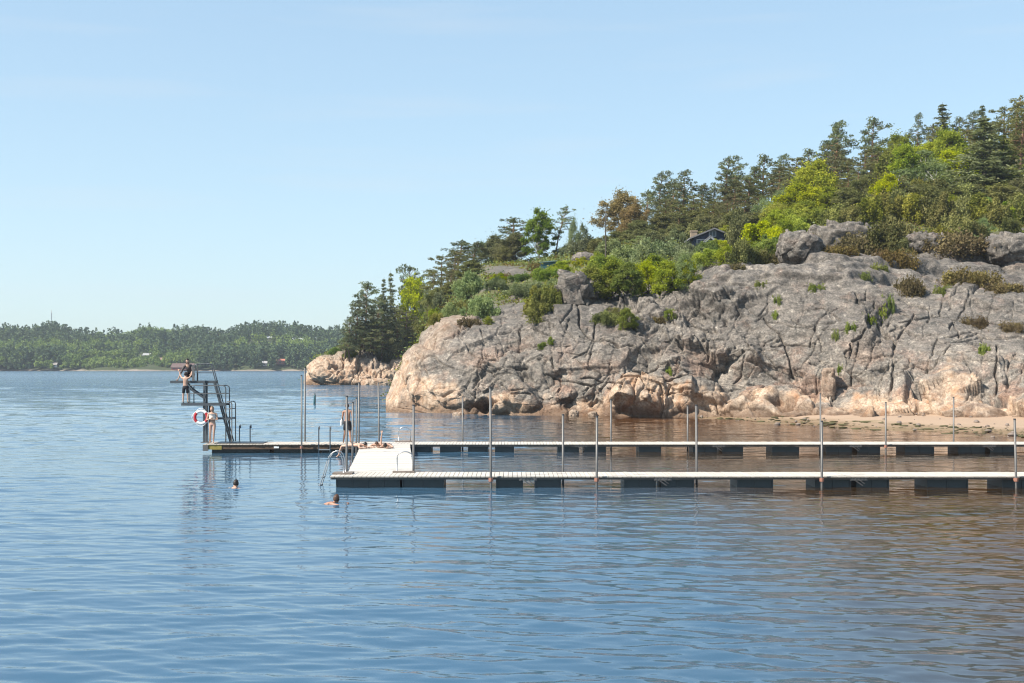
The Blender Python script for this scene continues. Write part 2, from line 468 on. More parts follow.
# boulders, lobes and ledges that stand out of the face: (px, row, half width, half height, metres, angle)
BUMPS = [
 (424,378,22,32,1.2,-.25),(444,370,20,28,1.1,.35),(470,340,38,14,1.3,-.2),(440,335,22,12,1.0,-.3),
 (482,372,15,11,1.6,.1),(455,398,18,10,.9,0),(520,398,22,14,1.3,.35),(497,405,16,10,1.0,0),
 (564,393,13,8,1.0,-.1),(513,325,24,14,1.3,-.35),(540,322,9,9,1.0,0),(512,366,12,13,1.2,.2),(538,368,10,16,1.1,0),
 (562,340,20,26,.9,0),(585,372,16,30,1.0,.1),(600,350,14,24,.7,0),(605,318,18,12,.6,-.1),
 (643,398,33,20,2.0,-.05),(622,402,14,14,1.0,0),(702,391,24,13,1.6,.12),(684,394,13,18,1.2,0),(660,408,20,9,.8,0),
 (664,342,17,16,.9,.3),(690,330,14,16,1.1,-.2),(672,362,17,9,1.0,.15),(706,348,10,11,.9,0),(726,357,12,9,.8,0),
 (743,392,24,8,1.6,-.15),(776,397,26,7,1.7,-.1),(770,409,52,6,1.5,0),(728,405,26,9,1.2,.1),(820,404,30,9,1.2,.2),
 (762,362,25,17,1.0,0),(812,362,22,18,.9,0),(860,366,22,18,1.4,.15),(838,379,9,12,1.0,0),(852,397,16,10,.6,-.6),
 (893,394,20,20,.5,0),(925,397,18,15,.8,0),(940,380,24,12,.8,-.5),(957,392,16,18,.8,.1),(990,372,22,20,1.1,0),
 (1005,350,26,20,.8,-.2),(1012,388,20,18,.7,0),(985,408,34,9,1.1,0),
 (795,312,52,26,.7,-.1),(925,318,60,20,.6,-.15),(870,300,40,14,.5,0),(735,312,26,26,.5,0),
 (700,285,18,10,.8,-.5),(676,305,18,9,.8,-.3),(655,315,16,9,.7,-.2),(640,326,14,9,.7,0),
 (812,266,34,5,.8,0),(855,267,24,5,.9,0),(770,268,24,5,.8,0),(723,268,14,7,.9,0),(745,266,9,6,.8,0),
 (930,262,28,8,1.2,-.15),(975,262,40,8,1.1,.12),(920,275,22,5,.8,0),(958,290,22,5,.8,0),(905,285,26,5,.7,0),(990,281,30,6,.8,.1),
 (580,285,13,11,1.6,0),(502,272,30,7,.9,-.1),(545,305,10,7,.8,0),(600,300,10,6,.9,0),(622,298,12,6,.8,.2),(648,300,12,5,.6,0),
 (452,324,30,9,.7,-.15),
]
# hollows and overhangs: (px, row, half width, half height, metres, angle)
HOLLOWS = [(484,404,14,7,2.6,0),(480,379,9,4,1.4,-.1),(450,352,9,2.5,1.0,-.5),(527,379,9,4,1.2,.1),(468,405,8,6,1.0,0),
 (663,404,4,12,1.2,0),(622,411,6,5,.9,0),(781,403,16,5,1.9,0),(752,404,8,4,1.2,-.3),(793,373,3,9,1.4,0),(747,333,4,9,.9,.2),
 (702,340,4,9,1.0,.2),(713,325,5,12,.9,.25),(775,342,7,3,.9,0),(845,340,4,6,1.0,.2),(872,350,9,3,.8,.1),(914,408,4,7,1.1,.1),
 (978,378,4,7,1.0,.3),(985,368,3,5,.9,0),(995,400,10,3,1.2,.1),(690,322,11,4,.7,-.2),(668,376,10,2.5,.8,.15),(725,322,4,10,.8,.3),
 (760,338,4,6,.8,.2),(929,372,6,2,.6,0),(858,272,12,2.5,.9,0),(700,268,6,4,.6,0),(508,360,6,4,.7,0),(597,405,9,6,.9,0),(570,405,5,6,.8,0)]
CRACKS = [([(552,308),(551,345),(556,372)],1.2,.5),([(578,306),(580,330),(592,345),(618,352)],1.5,.6),([(440,318),(432,352),(420,385),(412,405)],1.4,.5),
 ([(440,345),(428,362),(432,385)],1.3,.5),([(740,300),(765,320),(800,330),(835,326)],.9,.3),([(765,318),(785,345),(795,372)],1.2,.5),
 ([(793,322),(810,330),(840,335),(870,330)],1.0,.35),([(720,290),(740,310),(728,335)],1.0,.4),([(640,345),(668,330),(700,300)],1.2,.5),
 ([(880,310),(895,345),(892,400)],1.6,.6),([(900,320),(940,312),(980,318),(1024,326)],1.0,.4),([(945,345),(975,335),(1024,335)],1.2,.5),
 ([(905,372),(935,370),(950,350)],1.0,.4),([(996,345),(998,370),(994,400)],1.3,.6),([(852,350),(848,372),(862,385),(880,390)],1.2,.5),
 ([(615,386),(660,384),(700,380),(740,384),(800,386),(850,384)],1.3,.5),([(640,385),(634,412)],1.0,.3),([(652,386),(650,414)],1.0,.3),([(628,388),(622,410)],1.0,.3),
 ([(672,388),(668,415)],1.4,.7),([(715,384),(716,412)],1.1,.4),([(800,388),(830,400)],1.0,.5),
 ([(500,338),(530,330),(552,338)],1.2,.4),([(470,345),(500,350),(520,345)],1.1,.4),([(560,325),(575,345)],.8,.25),
 ([(760,276),(850,274),(900,284),(960,296),(1024,304)],1.4,.6),([(700,276),(740,270),(790,272)],1.2,.5),([(880,262),(930,276),(1000,282)],1.3,.5)]

def rock_detail(PXg, X, D, Z, N, bumps, hollows, cracks, blocky, amp=1.0, seed=0):
    Yimg = PY0 - (Z - HC) * F / D
    sh = X.shape
    Pw = np.stack([X, D, Z], -1).reshape(-1, 3)
    pxw = PXg + 2.5 * fbm(Pw * .6, 3, 41).reshape(sh)
    pyw = Yimg + 2.0 * fbm(Pw * .6 + 9, 3, 43).reshape(sh)
    disp = np.zeros(sh)
    sl = slab_main(pxw, pyw) if seed == 0 else .5 + 0 * PXg
    for (cx, cy, rx, ry, a, ang) in bumps:
        c, s = math.cos(ang), math.sin(ang)
        dx, dy = pxw - cx, pyw - cy
        u, v = (dx * c + dy * s) / rx, (-dx * s + dy * c) / ry
        r2 = u * u + v * v
        rr = np.sqrt(r2) + .10 * fbm(Pw * .5, 2, int(cx)).reshape(sh) if False else np.sqrt(r2)
        facet = .5 * u * math.cos(cx) + .5 * v * math.sin(cx * 1.7)          # each boulder leans its own way
        disp += (1 - .6 * sl * (cx > 505)) * a * ((.7 if cx < 690 else .36) if cy > 384 else .5 if cx < 505 else .38) * np.minimum(np.clip((1 - rr) * 3.2, 0, 1) ** .6, 1) * (.8 + .45 * facet + .2 * (1 - np.minimum(r2, 1)))
        disp -= a * .10 * np.exp(-((rr - 1.04) / .08) ** 2)
    for (cx, cy, rx, ry, a, ang) in hollows:
        c, s = math.cos(ang), math.sin(ang)
        dx, dy = pxw - cx, pyw - cy
        u, v = (dx * c + dy * s) / rx, (-dx * s + dy * c) / ry
        disp -= a * (.75 if cy > 396 or cx < 540 else .32) * (1 - sstep(.6, 1.15, np.abs(u) + np.abs(v) * .8))
    brk = sstep(-.55, .15, fbm(Pw * .55, 3, 47)).reshape(sh)           # joints open and close along their length
    ck = np.zeros(sh)
    for (pl, w, a) in cracks:
        d = np.min([seg_dist(pxw, pyw, pl[k], pl[k + 1]) for k in range(len(pl) - 1)], 0)
        ck += .9 * a * np.exp(-(d / (w * .62)) ** 2) * (.3 + .7 * brk)
    bl = blocky(PXg, Yimg)
    sl = slab_main(pxw, pyw) if seed == 0 else .5 + 0 * PXg
    calm = 1 - .78 * sl
    led = (sstep(300, 280, Yimg) if False else 1 - sstep(276, 302, Yimg)) * sstep(690, 720, PXg)
    B_ = lambda cell, amp_, tilt, gr, sd, wp, gw, rot: blocks(Pw, cell, amp_, tilt, gr, sd + seed, wp, gw, rot)[0].reshape(sh)
    b0 = B_((7.5, 8, 4.2), .24, 1.15, .16, 50, .05, .025, .24)
    b0 = gsmooth(gsmooth(b0, 1.1, 1), 1.1, 0)
    b1 = B_((3.4, 4.5, 2.5), .42, 1.5, .14, 100, .06, .035, .24)
    b2 = B_((1.5, 2.4, 1.1), .22, .80, .08, 200, .07, .05, -.30)
    b3 = B_((.62, 1.0, .46), .07, .26, .05, 300, .2, .10, .3)
    b4 = B_((10, 8, 1.2), .62, .55, .24, 400, .10, .05, .05)
    lens = fbm(Pw * np.array([.22, .22, .10]), 4, 93 + seed).reshape(sh)
    fine = fbm(Pw * 1.3, 4, 88 + seed, .55).reshape(sh)
    rough = .15 + 1.0 * sstep(-.35, .55, fbm(Pw * .16, 3, 91 + seed)).reshape(sh)      # calm slabs beside broken ground
    disp += amp * ((b0 * (1 - .25 * sl) + calm * (b1 * (.10 + .90 * bl) + b2 * (.10 + .90 * bl) * rough)) * (1 - .88 * led) + b4 * led
                   + b3 * (.5 + 1.1 * bl) * rough * (.6 + .4 * calm) + .18 * lens + .10 * fine)
    if seed == 0:
        fs = facet_fit(Pw, disp, (1.7, 3.0, 1.35), 911, -.28)
        fl = facet_fit(Pw, disp, (3.8, 5.0, 2.7), 922, .24)
        ff = fs * (1 - sl) + (.7 * fl + .3 * fs) * sl
        k_ = .80 * (1 - .35 * bl) * (1 - .4 * sstep(380, 390, Yimg)) * (1 - led) * sstep(395, 480, PXg) + .35 * (1 - sstep(395, 480, PXg))
        disp = disp * (1 - k_) + ff * k_ + .75 * bl * (.55 * b1 + .8 * b2 * rough)
    disp -= ck
    # hairline joints in two sets, steep and gently dipping
    rj = np.random.default_rng(600 + seed)
    x0_, x1_ = PXg.min(), PXg.max()
    for q in range(240):
        cx, cy = rj.uniform(x0_, min(x1_, 1040)), rj.uniform(265, 405)
        ang = (1.25 + rj.normal(0, .22)) if rj.uniform() < .55 else (-.22 + rj.normal(0, .16))
        ln = rj.uniform(5, 26); cv = rj.normal(0, 5)
        pl = [(cx - ln * math.cos(ang), cy + ln * math.sin(ang)), (cx + cv * math.sin(ang), cy + cv * math.cos(ang)), (cx + ln * math.cos(ang), cy - ln * math.sin(ang))]
        j0 = max(0, int((cx - 45 - x0_) / (PXg[0, 1] - PXg[0, 0]))); j1 = min(sh[1], int((cx + 45 - x0_) / (PXg[0, 1] - PXg[0, 0])))
        if j1 <= j0: continue
        d = np.minimum(seg_dist(pxw[:, j0:j1], pyw[:, j0:j1], pl[0], pl[1]), seg_dist(pxw[:, j0:j1], pyw[:, j0:j1], pl[1], pl[2]))
        disp[:, j0:j1] -= rj.uniform(.12, .40) * np.exp(-(d / .7) ** 2) * (.4 + .6 * brk[:, j0:j1])
    led2 = 1 - sstep(276, 300, Yimg)
    disp = disp * (1 - led2) + gsmooth(gsmooth(disp, 2.4, 1), 1.2, 0) * led2
    return disp, Yimg, Pw

def terrain(name, cols, step, seg, sigx, sigv, drop, detail, blocky, cream, mossf, seed=0, edge=None):
    pxs, PXg, X, D, Z = build_columns(cols, step, seg, sigx, sigv, drop)
    N = normals(*[gsmooth(gsmooth(A_, 7, 0), 6, 1) for A_ in (X, D, Z)])
    if N[N.shape[0] // 3, N.shape[1] // 2, 1] > 0: N = -N
    disp, Yimg, Pw = rock_detail(PXg, X, D, Z, N, *detail, blocky, amp=1.0 if seed == 0 else .7, seed=seed)
    fade = 1 - 0.75 * sstep(124, 160, D) if seed == 0 else np.ones_like(D)
    if seed == 0: fade = fade * (.12 + .88 * sstep(386, 404, PXg))
    disp = disp * fade
    X2, Y2, Z2 = X + N[..., 0] * disp, D + N[..., 1] * disp, Z + N[..., 2] * disp
    N2 = normals(X2, Y2, Z2)
    if N2[N2.shape[0] // 3, N2.shape[1] // 2, 1] > 0: N2 = -N2
    sh = X.shape
    n1 = fbm(Pw * .35, 4, 55 + seed).reshape(sh); n2 = fbm(Pw * 1.2, 3, 66 + seed).reshape(sh)
    cr = cream(PXg, Yimg, Z2, n1, n2)
    wet = (1 - sstep(.2, 1.15, Z2 + .35 * n2)) * .75
    ms = mossf(PXg, Yimg, D, N2, n1, n2)
    V = np.stack([X2, Y2, Z2], -1).reshape(-1, 3)
    o = np_obj(name, V, grid_faces(*sh)[:, ::-1], M['rock'], attrs={'cream': ('POINT', cr), 'wet': ('POINT', wet), 'moss': ('POINT', ms)})
    tag(o, kind='structure')
    return dict(pxs=pxs, X=X2, Y=Y2, Z=Z2, N=N2, D=D, Yimg=PY0 - (Z2 - HC) * F / Y2, moss=ms)

def blocky_main(px, y):
    b = .6 * sstep(600, 640, px) * (1 - sstep(735, 775, px)) * sstep(268, 300, y) * (1 - sstep(372, 390, y))
    b = np.maximum(b, .75 * sstep(690, 720, px) * (1 - sstep(800, 860, px)) * sstep(326, 340, y) * (1 - sstep(375, 386, y)))
    b = np.maximum(b, .6 * sstep(690, 730, px) * sstep(380, 392, y))
    b = np.maximum(b, .7 * sstep(870, 910, px) * sstep(345, 365, y))
    b = np.maximum(b, .55 * sstep(835, 860, px) * (1 - sstep(885, 900, px)) * sstep(310, 330, y))
    b = np.maximum(b, .25 * sstep(470, 500, px) * (1 - sstep(600, 640, px)) * sstep(300, 320, y) * (1 - sstep(385, 400, y)))
    b = np.maximum(b, .55 * (1 - sstep(262, 300, y)))
    return np.maximum(b, .03 + .05 * sstep(480, 560, px))

def slab_main(px, y):
    """the broad ice-smoothed faces"""
    w = lambda a, b_, c, d, f=9.0: sstep(a, a + f, px) * (1 - sstep(b_ - f, b_, px)) * sstep(c, c + 6, y) * (1 - sstep(d - 6, d, y))
    m = w(722, 868, 276, 350) 
    for q in ((884, 1120, 300, 346), (884, 945, 296, 372), (846, 886, 350, 392), (1000, 1120, 335, 395), (386, 480, 316, 400), (548, 604, 300, 372), (690, 1120, 250, 280), (480, 552, 300, 345), (755, 850, 345, 384)):
        m = np.maximum(m, w(*q))
    return m

def cream_main(px, y, z, n1, n2):
    top = np.interp(px, [386, 400, 430, 470, 520, 600, 620, 700, 800, 850, 900, 925, 950, 975, 990, 1010, 1100],
                        [352, 350, 380, 394, 397, 399, 387, 387, 391, 399, 398, 384, 368, 378, 397, 401, 397])
    c = sstep(-2, 8, y - top + 8 * n1 + 5 * n2) * (.55 + .4 * sstep(-.4, .3, n2 + n1))
    side = 1 - sstep(392, 425, px + 8 * n1)                     # cream stone on the nose of the point
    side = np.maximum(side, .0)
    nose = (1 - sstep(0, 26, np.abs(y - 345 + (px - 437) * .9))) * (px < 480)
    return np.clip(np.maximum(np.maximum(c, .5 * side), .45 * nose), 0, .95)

def moss_main(px, y, D, N, n1, n2):
    flat = sstep(.80, .93, N[..., 2])
    m = flat * sstep(-.1, .35, n1 + .4 * n2) * sstep(106, 112, D)
    hill = sstep(116, 128, D) * sstep(-.55, -.1, n1 + .3 * n2 + .5 * sstep(120, 150, D))
    bare = np.maximum(0, 1 - sstep(0, 1.2, np.hypot((px - 506) / 46, (y - 272) / 11)))
    green = sstep(.25, .5, n1) * flat * .9 * (y < 340)
    return np.clip(np.maximum(np.maximum(m, hill), green) * (1 - bare), 0, .95)

MAIN = terrain('rock_cliff', COLS, 0.8, SEG, 6, 1.6, 25, (BUMPS, HOLLOWS, CRACKS), blocky_main, cream_main, moss_main)

# the lower headland beyond, about 250 m off
HEAD = {
 304: [(385,252),(384.5,252.3),(384,252.6),(383.5,253),(384,255),(385,260),(386,268)],
 309: [(385,251),(377,251.5),(371,252.5),(367,254),(366,258),(368,266),(372,280)],
 320: [(385.5,250),(374,250.6),(363,252.5),(358,255),(356,260),(357,270),(361,290)],
 340: [(386,249),(376,250),(362,252.5),(354,256),(350,262),(348,274),(348,300)],
 365: [(386,249),(378,250),(362,253),(354,257),(347,264),(340,278),(334,305)],
 390: [(386,249),(380,250),(368,253),(358,258),(346,266),(334,282),(322,310)],
 420: [(386,249),(380,250),(366,254),(352,260),(338,270),(322,286),(306,315)],
 470: [(386,250),(378,251),(362,256),(344,263),(328,274),(308,292),(290,322)],
 540: [(386,252),(376,254),(358,259),(338,267),(320,280),(300,300),(282,330)],
}
HSEG = [4, 30, 36, 26, 22, 20, 14, 6]
HB = [(335,371,24,12,1.2,-.2),(322,368,14,14,1.0,.2),(355,379,26,7,1.4,.05),(365,362,14,9,1.8,0),(352,365,8,10,1.5,0),(388,378,12,7,2.0,-.3),(378,368,12,8,1.6,0),(398,362,8,14,2.0,0)]
HH = [(370,379,4,2,2.0,0),(338,368,5,3,1.2,.3),(358,368,2,7,1.2,0),(391,382,12,2,1.2,0)]
HCR = [([(345,356),(343,370),(334,384)],1.2,.9),([(360,355),(361,382)],1.0,.8),([(372,358),(372,384)],1.0,.8),([(384,362),(380,384)],1.0,.8)]
HEADLAND = terrain('headland', HEAD, 0.7, HSEG, 3, 1.5, 12, (HB, HH, HCR), lambda px, y: .25 + 0 * px,
    lambda px, y, z, n1, n2: np.clip(sstep(355, 372, y + 8 * n1) * .9 + (px < 345) * .35, 0, .85),
    lambda px, y, D, N, n1, n2: np.clip(sstep(258, 264, D + 4 * n1), 0, .95), seed=500)

def ground_at(px, D, T=MAIN):
    """ground height at a pixel column and a distance"""
    j = int(np.clip(np.searchsorted(T['pxs'], px), 0, len(T['pxs']) - 1))
    return float(np.interp(D, T['Y'][:, j], T['Z'][:, j]))

def ground_hit(px, py, T=MAIN):
    """the nearest point of the ground seen at a pixel"""
    j = int(np.clip(np.searchsorted(T['pxs'], px), 0, len(T['pxs']) - 1))
    ok = np.where(T['Yimg'][:, j] <= py)[0]
    i = ok[0] if len(ok) else len(T['Y']) // 2
    return Vector((T['X'][i, j], T['Y'][i, j], T['Z'][i, j]))
# ------------------------------------------------------------------ foliage
def mat_leaf(name, c1, c2, trans=.3, vary=.12):
    s = NT(name)
    r = s.n('ShaderNodeObjectInfo').outputs['Random']
    t = s.attr('tint')
    col = s.mix(t, c1, c2)
    hsv = s.n('ShaderNodeHueSaturation', {'Hue': s.ramp(r, 0, 1, .5 - vary * .12, .5 + vary * .12), 'Saturation': s.ramp(s.math('FRACT', s.math('MULTIPLY', r, 7.3)), 0, 1, 1 - vary, 1 + vary),
                                          'Value': s.ramp(s.math('FRACT', s.math('MULTIPLY', r, 3.7)), 0, 1, 1 - 1.6 * vary, 1 + 1.6 * vary), 'Color': col}).outputs[0]
    d = s.n('ShaderNodeBsdfDiffuse', {'Color': hsv})
    tl = s.n('ShaderNodeBsdfTranslucent', {'Color': s.mix(.5, hsv, s.mix(1.0, hsv, (1.5, 1.5, .5), 'MULTIPLY'))})
    m = s.n('ShaderNodeMixShader', {0: trans, 1: d.outputs[0], 2: tl.outputs[0]})
    s.t.links.new(m.outputs[0], s.out.inputs[0])
    return s.m

def mat_bark(name, low, high, z0, z1):
    s = NT(name)
    tco = s.n('ShaderNodeTexCoord').outputs['Object']
    z = s.n('ShaderNodeSeparateXYZ', {0: tco}).outputs[2]
    n = s.noise(s.mapping(tco, (3, 3, .8)), 2.0, 4, .7)
    c = s.mix(s.ramp(s.math('ADD', z, s.math('MULTIPLY', n, 2.0)), z0, z1), low, high)
    c = s.mix(s.ramp(n, .5, .7, 0, .6), c, tuple(v * .4 for v in low))
    return s.principled(c, .9, spec=.1, normal=s.bump(n, .6, .05))

M['pine_leaf'] = mat_leaf('pine_needles', (0.078, 0.100, 0.056), (0.22, 0.24, 0.13), .3)
M['pine_brown_leaf'] = mat_leaf('warm_pine_needles', (0.095, 0.104, 0.046), (0.25, 0.245, 0.11), .3)
M['spruce_leaf'] = mat_leaf('spruce_needles', (0.065, 0.088, 0.022), (0.22, 0.225, 0.05), .2)
M['fresh_leaf'] = mat_leaf('fresh_green_leaves', (0.115, 0.160, 0.026), (0.28, 0.305, 0.050), .35)
M['yellow_leaf'] = mat_leaf('yellow_green_leaves', (0.182, 0.221, 0.023), (0.390, 0.403, 0.039), .4)
M['birch_leaf'] = mat_leaf('birch_leaves', (0.100, 0.160, 0.038), (0.20, 0.26, 0.06), .35)
M['grey_leaf'] = mat_leaf('grey_green_leaves', (0.13, 0.175, 0.080), (0.27, 0.31, 0.15), .3)
M['olive_leaf'] = mat_leaf('juniper_needles', (0.085, 0.098, 0.026), (0.27, 0.26, 0.07), .2, .16)
M['bronze_leaf'] = mat_leaf('bronze_leaves', (0.175, 0.145, 0.055), (0.33, 0.25, 0.11), .35)
M['heath_leaf'] = mat_leaf('heather', (0.098, 0.072, 0.039), (0.182, 0.150, 0.058), .15)
M['grass_leaf'] = mat_leaf('grass', (0.130, 0.169, 0.036), (0.260, 0.286, 0.065), .3)
M['pine_bark'] = mat_bark('pine_bark', (0.09, 0.065, 0.05), (0.20, 0.115, 0.07), 2.0, 6.0)
M['dark_bark'] = mat_bark('grey_bark', (0.075, 0.063, 0.052), (0.11, 0.095, 0.08), 1.0, 6.0)
M['birch_bark'] = mat_bark('birch_bark', (0.14, 0.125, 0.11), (0.40, 0.38, 0.35), .5, 2.0)

def tubes(paths, sides=6):
    """paths: list of (points (n,3), radii (n,)) -> verts, quads"""
    VV, QQ, base = [], [], 0
    for pts, rad in paths:
        pts = np.asarray(pts, float); n = len(pts)
        tan = np.gradient(pts, axis=0); tan /= np.linalg.norm(tan, axis=1, keepdims=True) + 1e-9
        ref = np.where(np.abs(tan[:, 2:3]) > .9, np.array([[1., 0, 0]]), np.array([[0, 0, 1.]]))
        u = np.cross(tan, ref); u /= np.linalg.norm(u, axis=1, keepdims=True) + 1e-9
        v = np.cross(tan, u)
        a = np.linspace(0, 2 * math.pi, sides, endpoint=False)
        ring = pts[:, None] + np.asarray(rad)[:, None, None] * (np.cos(a)[None, :, None] * u[:, None] + np.sin(a)[None, :, None] * v[:, None])
        VV.append(ring.reshape(-1, 3))
        i = np.arange(n * sides).reshape(n, sides) + base
        j = np.roll(i, -1, 1)
        QQ.append(np.stack([i[:-1], j[:-1], j[1:], i[1:]], -1).reshape(-1, 4))
        # end caps as folded quads
        for r_ in (i[0], i[-1]):
            if sides == 4: QQ.append(r_[None])
            elif sides >= 6: QQ.append(np.array([[r_[0], r_[1], r_[2], r_[3]], [r_[0], r_[3], r_[4], r_[5]]]))
            if sides == 8: QQ.append(np.array([[r_[0], r_[5], r_[6], r_[7]]]))
        base += n * sides
    return np.concatenate(VV), np.concatenate(QQ)

def leaves(cent, r, size, asp=.55, droop=0.0, upbias=0.3):
    """one small bent leaf quad per centre; random facing"""
    n = len(cent)
    d = r.normal(size=(n, 3)); d[:, 2] -= droop
    d /= np.linalg.norm(d, axis=1, keepdims=True)
    w = r.normal(size=(n, 3)); w[:, 2] += upbias
    w -= (w * d).sum(1, keepdims=True) * d
    w /= np.linalg.norm(w, axis=1, keepdims=True)
    s = size * r.uniform(.6, 1.4, (n, 1))
    a = cent - d * s * .5; b = cent + d * s * .5
    h = w * s * asp * .5
    m = np.cross(d, w) * s * .12
    V = np.stack([a, cent + h + m, b, cent - h + m], 1).reshape(-1, 3)
    return V

def foliage_mesh(name, cents, tints, r, size, mat, **kw):
    V = leaves(cents, r, size, **kw)
    n = len(cents)
    Q = np.arange(4 * n).reshape(n, 4)
    return np_mesh(name, V, Q, mat, smooth=False, attrs={'tint': ('POINT', np.repeat(np.clip(tints, 0, 1), 4))})

def clump(r, c, rad, n, shell=.35):
    d = r.normal(size=(n, 3)); d /= np.linalg.norm(d, axis=1, keepdims=True)
    q = r.uniform(shell, 1, (n, 1)) ** .6 * (1 + .22 * r.normal(size=(n, 1)))
    return np.asarray(c) + d * q * np.asarray(rad)

def bez(p0, p1, p2, n=6):
    t = np.linspace(0, 1, n)[:, None]
    return (1 - t) ** 2 * np.asarray(p0) + 2 * t * (1 - t) * np.asarray(p1) + t * t * np.asarray(p2)

def proto_pine(seed, h, spread, bare=.35, lean=0.0, mat='pine_leaf', flat=.62, nb=30, dens=62, size=.34):
    r = np.random.default_rng(seed)
    zs = np.linspace(-1.2, h * .97, 9)
    off = np.cumsum(r.normal(0, .10, (9, 2)), 0) * (h / 12)
    off[:, 0] += lean * (zs.clip(0) / h) ** 1.6 * h
    off -= off[1]
    tr = np.column_stack([off, zs])
    rad = np.interp(zs, [-1.2, 0, h], [.026 * h, .019 * h, .003 * h])
    paths = [(tr, rad)]
    C, T = [], []
    for k in range(nb):
        f = bare + (1 - bare) * ((k + r.uniform(0, .8)) / nb)
        z = f * h * .96
        base = np.array([np.interp(z, zs, tr[:, 0]), np.interp(z, zs, tr[:, 1]), z])
        az = k * 2.4 + r.uniform(-.6, .6)
        prof = np.interp(f, [bare, bare + .12, .6, .8, .92, 1.0], [.6, 1.0, .88, .56, .30, .10] if seed % 3 == 0 else [.5, .85, 1.0, .88, .62, .25]) * r.uniform(.45, 1.2)
        L = spread * prof
        rise = np.interp(f, [bare, .7, 1], [-.05, .18, .5]) * L
        tip = base + np.array([math.cos(az) * L + lean * L * 1.2, math.sin(az) * L, rise])
        mid = base * .5 + tip * .5 + np.array([0, 0, .12 * L])
        bz = bez(base, mid, tip, 6)
        paths.append((bz, np.linspace(.05 + .006 * h * (1 - f), .015, 6)))
        m = max(2, int(L * 1.6))
        for j in range(m):
            t = .42 + .62 * (j + r.uniform(0, .7)) / m
            c = bez(base, mid, tip, 2)[0] * 0 + (1 - t) ** 2 * base + 2 * t * (1 - t) * mid + t * t * tip
            c = c + r.normal(0, .3, 3) * np.array([1, 1, .8]) + np.array([0, 0, .12])
            s = r.uniform(.45, .9) * (.72 + .028 * h) * (1.1 - .45 * f)
            C.append(clump(r, c, (s, s, s * flat), int(dens * s)))
            T.append(np.full(int(dens * s), r.uniform(.1, .9)) + r.normal(0, .15, int(dens * s)))
    c = tr[-1] + np.array([.05, 0, .1])
    C.append(clump(r, c, (.25, .25, .6), 40)); T.append(np.full(40, .6))
    tv, tq = tubes(paths, 6)
    trunk = np_mesh('trunk', tv, tq, M['pine_bark'])
    crown = foliage_mesh('crown', np.concatenate(C), np.concatenate(T), r, size, M[mat], asp=.42, upbias=.6)
    return trunk, crown, h

def proto_spruce(seed, h, spread, mat='spruce_leaf', size=.36):
    r = np.random.default_rng(seed)
    zs = np.linspace(-1, h, 8)
    tr = np.column_stack([r.normal(0, .04, 8), r.normal(0, .04, 8), zs])
    paths = [(tr, np.interp(zs, [-1, h], [.02 * h, .01]))]
    C, T = [], []
    nl = int(h * 2.0)
    for k in range(nl):
        f = .06 + .93 * k / nl
        L = spread * (1 - f) ** .85 * r.uniform(.75, 1.15) + .12
        for b in range(int(5 + 3 * (1 - f))):
            az = r.uniform(0, 6.28)
            l = L * r.uniform(.6, 1.12)
            base = np.array([0, 0, f * h + r.uniform(-.2, .2)])
            tip = base + np.array([math.cos(az) * l, math.sin(az) * l, -.28 * l + .1])
            mid = (base + tip) / 2 + np.array([0, 0, -.10 * l])
            if b < 4: paths.append((bez(base, mid, tip, 4), np.linspace(.035, .01, 4)))
            n = int(9 + 24 * l)
            t = r.uniform(.12, 1.05, (n, 1)) ** .8
            c = (1 - t) ** 2 * base + 2 * t * (1 - t) * mid + t * t * tip
            wd = (.10 + .20 * l * (1 - .5 * t))
            c = c + r.normal(size=(n, 3)) * wd * np.array([.8, .8, .25]) - np.array([0, 0, .12]) * r.uniform(0, 1, (n, 1)) * l * .5
            C.append(c); T.append(.15 + .75 * t[:, 0] * r.uniform(.6, 1.1) + r.normal(0, .1, n))
    tv, tq = tubes(paths, 6)
    return (np_mesh('trunk', tv, tq, M['dark_bark']),
            foliage_mesh('crown', np.concatenate(C), np.concatenate(T), r, size, M[mat], asp=.4, droop=.5), h)

